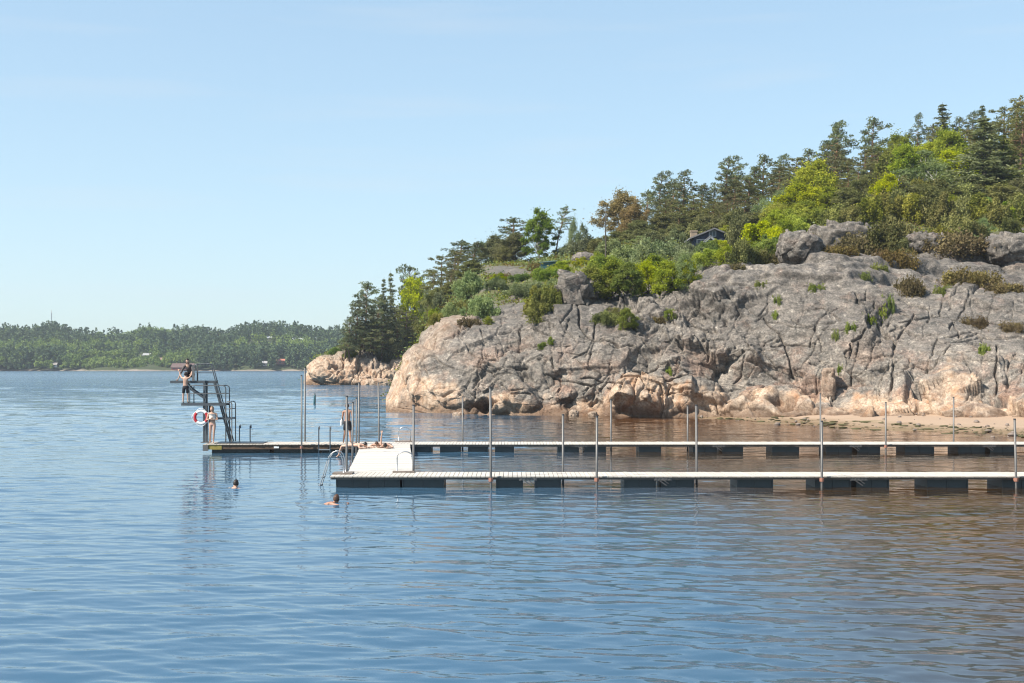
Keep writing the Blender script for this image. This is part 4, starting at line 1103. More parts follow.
class MB:
    """collects boxes, prisms and tubes and links them as one mesh object"""
    def __init__(s): s.V, s.Q, s.n, s.mi, s.cur = [], [], 0, [], 0
    def add(s, V, Q):
        s.V.append(np.asarray(V, float)); s.Q.append(np.asarray(Q) + s.n); s.n += len(V); s.mi += [s.cur] * len(Q); return s
    def box(s, x0, x1, y0, y1, z0, z1): return s.add(*box_np(x0, x1, y0, y1, z0, z1))
    def bar(s, a, b, w, h=None, up=(0, 0, 1)):
        """square bar from a to b"""
        a, b = np.asarray(a, float), np.asarray(b, float); h = h or w
        d = b - a; L = np.linalg.norm(d); d /= L
        u = np.cross(d, up); 
        if np.linalg.norm(u) < 1e-3: u = np.array([1., 0, 0])
        u /= np.linalg.norm(u); v = np.cross(u, d)
        V = np.array([p + i * u * w / 2 + j * v * h / 2 for p in (a, b) for (i, j) in ((-1,-1),(1,-1),(1,1),(-1,1))])
        return s.add(V, np.array([[3,2,1,0],[4,5,6,7],[0,1,5,4],[1,2,6,5],[2,3,7,6],[3,0,4,7]]))
    def tube(s, pts, r, sides=8):
        rr = np.full(len(pts), r) if np.isscalar(r) else np.asarray(r)
        return s.add(*tubes([(pts, rr)], sides))
    def build(s, name, mat, parent=None, smooth=False):
        return np_obj(name, np.concatenate(s.V), np.concatenate(s.Q), mat, parent, smooth=smooth, mi=s.mi)

M['far_pane'] = mat_plain('far_window_glass', (0.05, 0.06, 0.07), .15)
for k, (px, row, wpx, hpx, wall, roof, lab) in enumerate(FARH):
    D = far_dist(px, row)
    sc_ = D / F
    w, h, dp = wpx * sc_, hpx * sc_, min(9.0, wpx * sc_ * .7)
    e = empty('house', ((px - PX0) * D / F, D - 3, float(far_ground(px, D)) - .6))
    tag(e, lab, 'house', 'houses on the far shore')
    MB().box(-w/2, w/2, 0, dp, 0, h).build('wall', mat_plain('far_wall', wall, .8), e)
    rm = mat_plain('far_roof', roof, .7)
    b = MB(); o = .5; rz_ = h + max(1.2, dp * .28)
    V = np.array([[-w/2-o,-o,h-.1],[w/2+o,-o,h-.1],[w/2+o,dp/2,rz_],[-w/2-o,dp/2,rz_],[-w/2-o,dp+o,h-.1],[w/2+o,dp+o,h-.1]])
    b.add(np.concatenate([V, V + [0, 0, .25]]), np.array([[0,1,2,3],[3,2,5,4],[6,9,8,7],[9,10,11,8],[0,6,7,1],[4,5,11,10],[0,3,9,6],[3,4,10,9],[1,7,8,2],[2,8,11,5]]))
    b.build('roof', rm, e)
    nw = max(1, int(w / 3.2))
    for j in range(nw):
        xw = -w/2 + w * (j + .5) / nw
        wb = MB().box(xw - .55, xw + .55, -.06, 0.02, h * .35, h * .8)
        wb.build('window', M['far_pane'], e)

# the wood on the far shore reads as one mass
r = np.random.default_rng(77)
n = 10500
tpx = r.uniform(-400, 590, n); tD = FS + 2 + 188 * r.uniform(0, 1, n) ** .95
tD[:1900] = FS + r.uniform(3, 28, 1900)
keep = np.ones(n, bool)
for (px, row, wpx, hpx, *_r) in FARH:
    D = far_dist(px, row)
    keep &= ~((np.abs(tpx - px) < wpx * .5 + .8) & (tD < D + 8) & (tD > D - 16))
clear = ((np.abs(tpx - 262) < 16) & (tD > 900) & (tD < 945)) 
keep &= ~clear
tpx, tD = tpx[keep], tD[keep]
tx = (tpx - PX0) * tD / F
tz = far_ground(tpx, tD)
pn = fbm(np.stack([tx * .012, tD * .02, 0 * tx], 1), 3, 401)
leafy = (pn + r.normal(0, .28, len(tx)) + .55 * ((tpx > 88) & (tpx < 172)) * (tD > 900) + .35 * np.exp(-((tpx - 255) / 45) ** 2) * (tD < 960) + .3 * np.exp(-((tpx - 120) / 60) ** 2) - .1) > .12
low = ((tD < FS + 34) & ((tpx > 80) & (tpx < 170))) | (tD < FS + 8)
for nm, sel, mt, lab in (('conifer_forest', ~leafy, 'far_leaf', None), ('leafy_forest', leafy, 'far_fresh', None)):
    ii = np.where(sel)[0]
    C, T = [], []
    for i in ii:
        h = r.uniform(5.5, 12) * (1.0 if nm[0] == 'c' else .8) * (.55 if low[i] else 1)
        m = 46
        if nm[0] == 'c':
            t = r.uniform(.08, 1, m) ** .9
            rad = (1 - t) ** .8 * h * r.uniform(.17, .26) + .3
            if r.uniform() < .5:
                t = r.uniform(.3, 1, m); rad = np.sin(np.pi * np.clip(t * .9, 0, 1)) ** .7 * h * .22
            a = r.uniform(0, 6.28, m); q = rad * np.sqrt(r.uniform(.1, 1, m))
            c = np.stack([np.cos(a) * q, np.sin(a) * q, t * h], 1)
        else:
            d = r.normal(size=(m, 3)); d /= np.linalg.norm(d, axis=1, keepdims=True)
            c = d * np.array([h * .34, h * .34, h * .42]) * r.uniform(.5, 1.05, (m, 1)) + np.array([0, 0, h * .55])
        C.append(c + np.array([tx[i], tD[i], tz[i] - .3])); T.append(np.full(m, r.uniform(.0, 1)) + r.normal(0, .12, m))
    C = np.concatenate(C); T = np.concatenate(T)
    o = link(bpy.data.objects.new(nm, foliage_mesh(nm, C, T, r, 1.5, M[mt], asp=.7)))
    tag(o, 'dense dark conifer wood covering the far shore' if nm[0] == 'c' else 'light green leafy trees mixed through the far wood', 'forest', kind='stuff')

# lattice mast on the far ridge
e = empty('radio_mast', P(51.5, 330, 1010)); tag(e, 'thin radio mast standing on the far wooded ridge', 'mast')
mz = 17 * 1010 / F
mb = MB()
for k in range(3):
    a = k * 2.094
    mb.bar((math.cos(a) * .45, math.sin(a) * .45, -8), (math.cos(a) * .3, math.sin(a) * .3, mz), .14)
for j in range(10):
    z = -8 + (mz + 8) * j / 10
    for k in range(3):
        a, b_ = k * 2.094, (k + 1) * 2.094
        mb.bar((math.cos(a) * .42, math.sin(a) * .42, z), (math.cos(b_) * .38, math.sin(b_) * .38, z + 2), .07)
mb.build('lattice', mat_plain('mast_steel', (0.35, 0.36, 0.38), .5, .5), e)
MB().bar((0, 0, mz), (0, 0, mz + 2.5), .12).build('antenna', mat_plain('antenna_steel', (0.4, 0.2, 0.18), .5), e)

# ------------------------------------------------------------------ the air over the water
def haze():
    s = NT('haze')
    v = s.n('ShaderNodeVolumePrincipled', {'Color': (0.80, 0.88, 1.0), 'Density': 0.00017, 'Anisotropy': 0.25})
    s.t.links.new(v.outputs[0], s.out.inputs[1])
    V, Q = box_np(-1750, 1750, -180, 1500, -9, 95)
    tag(np_obj('haze', V, Q, s.m, smooth=False), kind='stuff')
haze()
# ------------------------------------------------------------------ boulders that lie loose on the rock and at the waterline
def boulder(px, py, wpx, hpx, depth, label, seed, cream=0.0, D=None, square=2.6, blk=.5):
    g = P(px, py, D) if D else ground_hit(px, py)
    D = g.y
    w, h = wpx * D / F, hpx * D / F
    n = 70 if wpx > 25 else 36
    u = np.linspace(0, 2 * math.pi, n * 2, endpoint=True); v = np.linspace(-math.pi / 2, math.pi / 2, n)
    U, Vv = np.meshgrid(u, v)
    e_ = 2 / square
    h *= 1.12
    sg = lambda a, p: np.sign(a) * np.abs(a) ** p
    X = sg(np.cos(Vv), e_) * sg(np.cos(U), e_); Y = sg(np.cos(Vv), e_) * sg(np.sin(U), e_); Z = sg(np.sin(Vv), e_)
    q = np.stack([X * w / 2, Y * depth / 2, Z * h * .62], -1).reshape(-1, 3)
    N = np.stack([X / w, Y / depth, Z / h], -1).reshape(-1, 3); N /= np.linalg.norm(N, axis=1, keepdims=True) + 1e-9
    off = q + np.array([seed * 13.1, seed * 7.7, 0])
    s = min(w, h)
    d = blocks(off, (s * .35, s * .4, s * .3), ( .10) * s * blk, .24 * s * blk, .05 * s, seed, .05, .05, .4)[0] + ( .04 if wpx > 30 else .09) * s * fbm(off / s * 1.6, 4, seed) + .02 * s * fbm(off / s * 6, 3, seed + 3)
    wrap = np.minimum(np.abs(U), 2 * math.pi - np.abs(U)).ravel()
    q = q + N * d[:, None]
    q = q.reshape(n, 2 * n, 3); q[:, -1] = q[:, 0]; q[0] = q[0].mean(0); q[-1] = q[-1].mean(0)
    q = q.reshape(-1, 3)
    m = len(q)
    o = np_obj('boulder', q, grid_faces(n, 2 * n), M['rock'], attrs={'cream': ('POINT', np.full(m, cream)), 'wet': ('POINT', np.zeros(m)), 'moss': ('POINT', np.zeros(m))})
    o.location = (g.x, g.y + depth * .35, g.z + h * .30)
    o.rotation_euler = (0, 0, (seed * .7) % .5 - .25)
    return tag(o, label, 'boulder', 'boulders on the rock')
boulder(804, 257, 46, 25, 5.0, 'smooth rounded grey boulder against the blocky one on the cliff top', 3, square=2.5, blk=.5)
boulder(845, 251, 66, 26, 4.5, 'large blocky grey boulder with broken face on the cliff top', 5, square=4.2, blk=1.0)
boulder(928, 249, 38, 15, 4.0, 'flat stepped grey boulder between junipers on the cliff top', 8, square=3, blk=.8)
boulder(1020, 260, 60, 24, 6.0, 'pale rounded rock slab at the right end of the cliff top', 9, square=3.0, blk=.6)
boulder(577, 304, 36, 30, 5.0, 'tall rounded pinkish boulder left of the fresh green bushes', 33, square=3.8, blk=.8)
boulder(585, 262, 26, 9, 3.0, 'low pale flat rock on the crest right of the birch', 14, square=2.6, blk=.3)
boulder(830, 394, 14, 24, 1.2, 'upright square reddish block standing at the foot of the cliff', 15, .35, square=4.5, blk=.4)
boulder(574, 416, 10, 6, .7, 'small whitish stone at the waterline left of the next stone', 16, .5, D=97.0)
boulder(593, 417, 9, 5, .6, 'small pointed pale stone at the waterline beside the dark cleft', 17, .5, D=96.6)
boulder(458, 417, 12, 5, .8, 'flat pale stone in the water below the cave', 18, .4, D=99.0)
boulder(378, 388, 34, 9, 3.0, 'pale flat topped boulder at the waterline of the headland', 21, .75, D=246, square=3, blk=.5)

def sphere_np(nu=20, nv=14):
    U, Vv = np.meshgrid(np.linspace(0, 2 * math.pi, nu, endpoint=False), np.linspace(-math.pi / 2 + .02, math.pi / 2 - .02, nv))
    q = np.stack([np.cos(Vv) * np.cos(U), np.cos(Vv) * np.sin(U), np.sin(Vv)], -1).reshape(-1, 3)
    i = np.arange(nu * nv).reshape(nv, nu); j = np.roll(i, -1, 1)
    fs = np.stack([i[:-1], j[:-1], j[1:], i[1:]], -1).reshape(-1, 4)
    return q, [tuple(f) for f in fs] + [tuple(i[-1])] + [tuple(i[0][::-1])]

# stones and weed strewn along the beach
def strewn(name, n, zlo, zhi, smin, smax, mat, label, seed, flat):
    r = np.random.default_rng(seed)
    V, Q, k = [], [], 0
    q0, f0 = sphere_np(8, 6)
    f0 = np.array([f for f in f0 if len(f) == 4])
    while k < n:
        px = r.uniform(690, 1180); D = r.uniform(60, 98)
        X = (px - PX0) * D / F
        z = float(bed_z(np.array([X]), np.array([D]))[0])
        if not (zlo < z < zhi): continue
        s_ = smin * (smax / smin) ** (r.uniform() ** 2.2)
        q = q0 * np.array([s_ * r.uniform(.7, 1.5), s_ * r.uniform(.7, 1.3), s_ * flat]) * (1 + .12 * r.normal(size=(len(q0), 1)))
        V.append(q + np.array([X, D, z + s_ * flat * .3 + .03])); Q.append(f0 + k * len(q0)); k += 1
    tag(np_obj(name, np.concatenate(V), np.concatenate(Q), mat), label, 'beach litter', kind='stuff')
strewn('pebbles', 110, -.05, .55, .04, .22, mat_plain('grey_pebbles', (0.19, 0.15, 0.125), .8, grain=.6, scale=1.5), 'small stones strewn over the sandy beach', 61, .6)
strewn('seaweed', 420, -.03, .16, .06, .30, mat_plain('dark_seaweed', (0.075, 0.068, 0.025), .8, grain=.6, scale=2), 'dark seaweed in lines along the edge of the beach', 62, .18)

# ------------------------------------------------------------------ cabin among the trees
def cabin():
    D = 153.0
    k = D / F
    z0 = HC + (PY0 - 251) * k
    e = empty('cabin', ((714 - PX0) * k, D, z0)); tag(e, 'dark blue wooden cabin with gable and chimney among the pines', 'cabin')
    wall = NT('dark_blue_boards')
    p = wall.n('ShaderNodeTexCoord').outputs['Object']
    st = wall.n('ShaderNodeTexWave', {'Vector': p, 'Scale': 3.0, 'Distortion': .2}, bands_direction='X').outputs['Fac']
    M['blue'] = wall.principled(wall.mix(wall.noise(p, 3, 3), (0.020, 0.030, 0.052), (0.032, 0.045, 0.075)), .8, normal=wall.bump(st, .4, .03))
    M['trim'] = mat_plain('white_trim', (0.30, 0.32, 0.35), .6)
    M['felt'] = mat_plain('grey_roof_felt', (0.17, 0.17, 0.18), .85, grain=.5)
    hw, ev, rg, dp = 21 * k, 13 * k, 21.5 * k, 7.0
    b = MB()
    b.add(np.array([[-hw,0,-1.5],[hw,0,-1.5],[hw,0,ev],[0,0,rg],[-hw,0,ev],[-hw,dp,-1.5],[hw,dp,-1.5],[hw,dp,ev],[0,dp,rg],[-hw,dp,ev]]),
          np.array([[0,1,2,4],[4,2,3,3],[5,9,7,6],[9,8,8,7],[0,4,9,5],[1,6,7,2]]))
    b.build('wall', M['blue'], e)
    b = MB()
    for s in (-1, 1):
        o = .45
        x1, z1 = s * (hw + o), ev - o * (rg - ev) / hw
        V = np.array([[0,-o,rg+.02],[x1,-o,z1+.02],[x1,dp+o,z1+.02],[0,dp+o,rg+.02]])
        b.add(np.concatenate([V, V + [0, 0, .16]]), np.array([[0,1,2,3],[7,6,5,4],[0,4,5,1],[1,5,6,2],[2,6,7,3]]))
    rf = b.build('roof', M['felt'], e)
    MB().box(-hw * .97, -hw * .97 + .75, 2.2, 3.0, ev - .4, ev + 9.5 * k).box(-hw * .97 - .06, -hw * .97 + .81, 2.14, 3.06, ev + 9.5 * k - .15, ev + 9.6 * k).build('chimney', mat_plain('chimney_plaster', (0.27, 0.21, 0.15), .9, grain=.4), rf)
    def window(x, z, w, h, y=-.02):
        f = MB().box(x-w/2-.09,x+w/2+.09,y-.07,y,z-h/2-.09,z-h/2).box(x-w/2-.09,x+w/2+.09,y-.07,y,z+h/2,z+h/2+.09).box(x-w/2-.09,x-w/2,y-.07,y,z-h/2,z+h/2).box(x+w/2,x+w/2+.09,y-.07,y,z-h/2,z+h/2).box(x-.03,x+.03,y-.06,y,z-h/2,z+h/2).build('window', M['trim'], e)
        MB().box(x-w/2,x+w/2,y-.02,y-.005,z-h/2,z+h/2).build('pane', M['far_pane'], f)
    window(-1.5 * k, rg - 4.0 * k, .7, .6); window(-13 * k, 7 * k, .9, 1.0)
    # porch gable with white barge boards
    px_, pz, pw, ph = -5 * k, 8.5 * k, 5 * k, 5.5 * k
    MB().add(np.array([[px_-pw,-1.3,-1.5],[px_+pw,-1.3,-1.5],[px_+pw,-1.3,pz],[px_,-1.3,pz+ph*.8],[px_-pw,-1.3,pz],[px_-pw,0,-1.5],[px_+pw,0,-1.5],[px_+pw,0,pz],[px_,0,pz+ph*.8],[px_-pw,0,pz]]),
             np.array([[0,1,2,4],[4,2,3,3],[0,4,9,5],[1,6,7,2]])).build('porch', M['blue'], e)
    MB().bar((px_-pw-.15,-1.38,pz-.1),(px_,-1.38,pz+ph*.8+.05),.10,.24).bar((px_,-1.38,pz+ph*.8+.05),(px_+pw+.15,-1.38,pz-.1),.10,.24).build('barge_board', M['trim'], e)
    b = MB()
    for s in (-1, 1):
        V = np.array([[px_,-1.45,pz+ph*.8+.1],[px_+s*(pw+.2),-1.45,pz-.05],[px_+s*(pw+.2),0,pz-.05],[px_,0,pz+ph*.8+.1]])
        b.add(np.concatenate([V, V + [0, 0, .1]]), np.array([[0,1,2,3],[7,6,5,4],[0,4,5,1],[1,5,6,2],[2,6,7,3]]))
    b.build('porch_roof', M['felt'], e)
    MB().box(-hw - .2, -hw + 9 * k, -1.6, 0, -.2, .1).build('terrace', mat_plain('pale_planks', (0.5, 0.47, 0.42), .8, grain=.4), e)
    # annex with grey roofs to the right
    D2 = 156.0; k2 = D2 / F
    e2 = empty('annex', ((738 - PX0) * k2, D2, HC + (PY0 - 247) * k2)); tag(e2, 'low outbuilding with sloping grey roof right of the blue cabin', 'outbuilding')
    w2 = 17 * k2
    MB().box(-w2, w2, 0, 5, -1.5, 5.5 * k2).build('wall', M['blue'], e2)
    V = np.array([[-w2-.4,-.5,5.3*k2],[w2+.4,-.5,6.2*k2],[w2+.4,3,14*k2],[-w2-.4,3,12*k2],[-w2-.4,5.6,5.3*k2],[w2+.4,5.6,6.2*k2]])
    MB().add(np.concatenate([V, V + [0, 0, .15]]), np.array([[0,1,2,3],[3,2,5,4],[6,9,8,7],[9,10,11,8],[0,6,7,1],[0,3,9,6],[3,4,10,9],[1,7,8,2],[2,8,11,5],[4,5,11,10]])).build('roof', M['felt'], e2)
cabin()
g = ground_hit(549, 269)
e = empty('shelter', g); tag(e, 'small dark teal shelter beside the birch on the crest', 'shelter')
MB().add(np.array([[-.8,0,-.3],[.8,0,-.3],[.8,0,.75],[-.8,0,.6],[-.8,1,-.3],[.8,1,-.3],[.8,1,.85],[-.8,1,.7]]), np.array([[0,1,2,3],[1,5,6,2],[5,4,7,6],[4,0,3,7]])).build('tarp', mat_plain('teal_tarp', (0.03, 0.09, 0.10), .6, grain=.4), e)
MB().add(np.array([[-.95,-.15,.62],[.95,-.15,.79],[.95,1.15,.92],[-.95,1.15,.75],[-.95,-.15,.67],[.95,-.15,.84],[.95,1.15,.97],[-.95,1.15,.80]]), np.array([[3,2,1,0],[4,5,6,7],[0,1,5,4],[1,2,6,5],[2,3,7,6],[3,0,4,7]])).build('cover', mat_plain('tarp_cover', (0.06, 0.11, 0.12), .5), e)
g = ground_hit(606, 262)
e = empty('dead_tree', g); tag(e, 'bare dead trunk standing pale and thin left of the bronze oak', 'dead tree')
MB().tube([(0,0,-.3),(.05,0,2),(-.02,0,4),(.06,0,6.0)], [.09,.08,.06,.03], 6).build('trunk', M['dark_bark'], e, True)
b = MB()
for k_ in range(9): b.tube(bez((0,0,3.4+.28*k_),(.4*(-1)**k_,.1,3.8+.28*k_),(.75*(-1)**k_*(1-.07*k_),.2*math.sin(k_*2.),4.2+.25*k_),5), np.linspace(.03,.01,5), 6)
b.build('branches', M['dark_bark'], e, True)

# ------------------------------------------------------------------ piers
def mat_boards(name, col, dark, axis):
    s = NT(name)
    p = s.n('ShaderNodeTexCoord').outputs['Object']
    sep = s.n('ShaderNodeSeparateXYZ', {0: p})
    idn = s.n('ShaderNodeTexWhiteNoise', {'W': s.math('FLOOR', s.math('DIVIDE', sep.outputs[axis], .145))}, noise_dimensions='1D').outputs[0]
    n = s.noise(s.mapping(p, (1, 6, 6) if axis else (6, 1, 6)), 3.0, 5, .7)
    c = s.mix(s.math('MULTIPLY', idn, .35), col, dark)
    c = s.mix(s.ramp(n, .5, .75, 0, .55), c, dark)
    return s.principled(c, .75, spec=.25)
M['deck'] = mat_boards('white_deck_boards', (0.50, 0.46, 0.41), (0.34, 0.30, 0.255), 0)
M['deck_cross'] = mat_boards('white_walkway_boards', (0.56, 0.525, 0.475), (0.38, 0.34, 0.295), 1)
M['old_deck'] = mat_boards('weathered_deck_boards', (0.50, 0.45, 0.39), (0.30, 0.25, 0.20), 0)
M['frame'] = mat_plain('grey_pier_frame', (0.13, 0.115, 0.10), .7, grain=.8, scale=2.5)
M['brown_wood'] = mat_plain('brown_pier_timber', (0.11, 0.068, 0.042), .75, grain=.8, scale=3)
M['float'] = mat_plain('blue_grey_float_plastic', (0.026, 0.040, 0.046), .45, spec=.5, grain=.5, scale=1.5)
M['galv'] = mat_plain('galvanised_steel', (0.135, 0.13, 0.126), .5, .35, grain=.45, scale=5)
M['dark_steel'] = mat_plain('dark_grey_steel', (0.06, 0.066, 0.072), .5, .4, grain=.4, scale=5)
M['grey_paint'] = mat_plain('grey_painted_steel', (0.075, 0.085, 0.095), .5, .2, grain=.35, scale=5)
M['chrome'] = mat_plain('stainless_pipe', (0.36, 0.37, 0.38), .35, .7)
M['rust'] = mat_plain('rusty_pink_clamp', (0.36, 0.17, 0.12), .7, .2, grain=.6, scale=14)
M['yellow'] = mat_plain('faded_yellow_plate', (0.26, 0.205, 0.05), .6, grain=.4, scale=6)
M['white_paint'] = mat_plain('white_paint', (0.75, 0.75, 0.73), .5)
M['plank'] = mat_plain('grey_step_plank', (0.20, 0.165, 0.14), .8, grain=.6, scale=6)

ZD = .373
def pier(name, label, x0, x1, y0, y1, zd, floats, fD, joints, deck, frame, fh=.13):
    e = empty(name, (x0, y0, 0)); tag(e, label, 'pier')
    L, W = x1 - x0, y1 - y0
    r = np.random.default_rng(int(abs(x0) * 100))
    b = MB(); x = 0.0
    while x < L:
        j = r.normal(0, .008)
        b.box(x, min(L, x + .128), -.02 + j, W + .02 + j, zd - .035, zd + r.normal(0, .002)); x += .145
    b.build('deck_boards', deck, e)
    b = MB()
    b.box(0.01, L, .03, .10, zd - .035 - fh, zd - .037); b.box(0.01, L, W - .10, W - .03, zd - .035 - fh, zd - .037)
    for x in np.arange(.02, L, 2.4): b.box(x, x + .07, .102, W - .102, zd - .035 - fh, zd - .039)
    b.build('frame', frame, e)
    for (a, c) in floats:
        xa, xc = (a - PX0) * fD / F - x0, (c - PX0) * fD / F - x0
        f = MB().box(xa, xc, fD - y0, W - .14, -.30, zd - .04 - fh)
        m = max(1, int((xc - xa) / .5))
        for q in range(m + 1):
            xx = xa + (xc - xa - .04) * q / m
            f.box(xx, xx + .04, fD - y0 - .025, fD - y0 - .001, -.28, zd - .06 - fh)
        f.build('float', M['float'], e)
    for a in joints:
        xa = (a - PX0) * y0 / F - x0
        jb = MB().box(xa - .28, xa + .28, .012, .028, zd - .14, zd - .045)
        for q in range(5): jb.box(xa - .24 + .11 * q, xa - .20 + .11 * q, -.005, .011, zd - .125, zd - .06)
        jb.bar((xa - .1, -.01, zd - .15), (xa + .12, .02, zd - .30), .03).bar((xa + .02, -.01, zd - .13), (xa + .18, .02, zd - .24), .025)
        jb.build('joint_bracket', M['galv'], e)
    return e
near_pier = pier('floating_pier', 'long white decked floating pier nearest the camera', -5.77, 27.0, 40.6, 42.2, ZD,
    [(336, 400), (402, 444), (496, 523), (535, 561), (624, 656), (661, 694), (737, 773), (815, 851), (856, 889), (927, 968), (1002, 1042), (1060, 1100), (1150, 1190)], 40.78, [528, 663, 859, 1050], M['deck'], M['frame'], .075)
far_pier = pier('floating_pier', 'white decked floating pier behind the nearest one, parallel to it', (352 - PX0) * 57.1 / F, 34.0, 57.1, 58.8, .375,
    [(354, 366), (388, 431), (440, 460), (468, 488), (495, 514), (558, 579), (584, 606), (639, 661), (693, 717), (722, 743), (772, 799), (826, 852), (857, 880), (905, 934), (958, 985), (990, 1016), (1050, 1080)], 57.3, [581, 719, 856, 990], M['deck'], M['frame'], .09)
x0t = (203.5 - PX0) * 56.6 / F; x1t = (351.6 - PX0) * 56.6 / F
head = pier('diving_platform', 'dark brown timber pier head under the diving tower', x0t, x1t, 56.6, 58.4, .40, [(212, 270), (274, 318), (322, 350)], 56.9, [], M['old_deck'], M['brown_wood'], .19)
k57 = 56.5 / F
MB().box(-.03, .21, -.03, .028, .10, .372).build('corner_bumper', M['galv'], head)
MB().box(.22, .80, .004, .028, .16, .362).build('yellow_plate', M['yellow'], head)
MB().box((274 - 203.5) * k57, (279 - 203.5) * k57, .006, .028, .22, .30).build('name_plate', M['white_paint'], head)
MB().box(.42, 2.56, .25, 1.5, .403, .43).build('rubber_mat', M['dark_steel'], head)

def walkway():
    e = empty('connecting_walkway', (-5.41, 42.24, 0)); tag(e, 'broad white boarded walkway joining the two floating piers', 'walkway')
    L = 57.06 - 42.24
    dx = -1.30 / L
    W = 2.15
    b = MB(); y = 0.0; q_ = 0
    r = np.random.default_rng(4)
    while y < L - .1:
        x = dx * y; z = .375 + r.normal(0, .002)
        j = r.normal(0, .008)
        b.box(x + j, x + W + j, y, y + .125, z - .035, z); q_ = q_ + 1; y += .145 if q_ % 8 else .22
    b.build('deck_boards', M['deck_cross'], e)
    b = MB()
    for s in (.05, W - .05): b.bar((s, .02, .28), (s + dx * L, L - .02, .28), .08, .11)
    b.build('frame', M['frame'], e)
    for y in (1.0, 4.8, 8.6, 12.0):
        x = dx * (y + 1)
        MB().box(x + .1, x + W - .1, y, y + 2.2, -.3, .22).build('float', M['float'], e)
walkway()

# ------------------------------------------------------------------ mooring poles: (px, top row, distance, lean px, clamp, label)
def pole(px, ytop, D, label, clamp=False, lean=0.0, rad=.038, rustfoot=False):
    X = (px - PX0) * D / F
    zt = HC + (PY0 - ytop) * D / F
    e = empty('mooring_pole', (X, D, 0)); tag(e, label, 'pole', 'steel mooring poles of the piers')
    ln = lean * D / F
    MB().tube([(ln, 0, -2.2), (ln * .75, 0, 0.0), (0, 0, zt)], rad, 8).build('tube', M['galv'], e, True)
    MB().tube([(0, 0, zt - .01), (0, 0, zt + .03)], [rad * 1.12, rad * 1.12], 8).build('cap', M['dark_steel'], e)
    if clamp:
        zc = .27
        b = MB().tube([(ln * .7, 0, zc - .05), (ln * .7, 0, zc + .06)], rad * 1.9, 8)
        b.box(ln * .7 - .03, ln * .7 + .03, rad * 1.2, .16, zc - .03, zc + .04)
        b.build('clamp', M['rust'], e)
N_ = 'nearest pier'
for a in [(490.3,388,40.45,'tall steel pole standing before the nearest pier, reaching the pale rock base',True,.8),
          (597,417,40.45,'short steel pole in front of the nearest pier, left of the big cream boulder',True,-.5),
          (821.8,421.6,40.45,'steel pole in front of the nearest pier, below the square reddish block',True,0),
          (1014.6,419.5,40.45,'slightly leaning steel pole before the nearest pier at the right frame edge',True,2.2),
          (563,415,42.35,'short steel pole just behind the nearest pier, fourth pole right of the walkway',False,0),
          (696.3,405.5,42.35,'steel pole behind the nearest pier, rising beside a thinner farther one',False,.4),
          (413.6,405.5,42.4,'steel pole at the right corner where the walkway meets the nearest pier',False,-.2),
          (346.8,396.5,42.3,'steel pole at the left end of the nearest pier, before the walking man',False,-.3),
          (352.8,402.8,51.5,'shorter steel pole left of the walkway, just right of the walking man',False,-.6),
          (356.6,398.5,55.4,'thin steel pole left of the walkway, lower of a close pair',False,-.3),
          (359,383,56.9,'tall steel pole left of the walkway, taller of a close pair',False,-.2),
          (378.4,383,58.95,'tall thin steel pole behind the far pier, above the sunbathers',False,1.0),
          (301.6,375.5,56.35,'tall steel pole with rusty clamp before the dark pier head',True,0),
          (305,367.7,58.55,'tallest steel pole, behind the dark pier head beside the clamped one',False,0),
          (462.6,397,58.95,'steel pole behind the far pier, in front of the waterline cave',False,0),
          (611,400,58.95,'steel pole behind the far pier before the left edge of the big cream boulder',False,0),
          (687.6,406,58.95,'thin steel pole behind the far pier, left of a nearer thicker one',False,0),
          (820.4,394,58.95,'thin far pole above the shorter pole in front of the nearest pier',False,0),
          (885.8,402.8,56.95,'steel pole with rusty clamp before the far pier, against the beach',True,0),
          (953.6,397.6,58.95,'steel pole behind the far pier, before the orange rock at the beach',False,0)]:
    pole(a[0], a[1], a[2], a[3], a[4], a[5])

# ------------------------------------------------------------------ bathing ladders
def hoop(X, Y, z, w, h, label, plank=True, depth=.0):
    e = empty('bathing_ladder', (X, Y, z)); tag(e, label, 'ladder', 'bathing ladders')
    a = np.linspace(0, math.pi, 11)
    pts = [(-w/2, 0, 0)] + [(-w/2 * math.cos(t), 0, h - w/2 * .8 + w/2 * .8 * math.sin(t)) for t in a] + [(w/2, 0, 0)]
    MB().tube(pts, .02, 8).build('handrail', M['chrome'], e, True)
    pts2 = [(x, .06, zz) for x, _, zz in ((-w/2, 0, .02), (-w/2, 0, -1.3))]
    for s in (-1, 1): MB().tube([(s*w/2, .06, -.02), (s*w/2, .10, -.3), (s*w/2, .10, -1.3)], .02, 8).build('rail', M['chrome'], e, True)
    for q in range(4): MB().box(-w/2, w/2, .07, .14, -.35 - .26*q, -.31 - .26*q).build('rung', M['chrome'], e)
    if plank: MB().box(-w*.75, w*.62, -.22, .04, .004, .05).build('step_plank', M['plank'], e)
    return e
hoop((405 - PX0) * 42.1 / F, 42.1, ZD, .52, .68, 'arched steel ladder rail at the near right corner of the walkway')
hoop((404.5 - PX0) * 58.7 / F, 58.7, .375, .55, .68, 'arched steel ladder rail on the far pier at the walkway end')
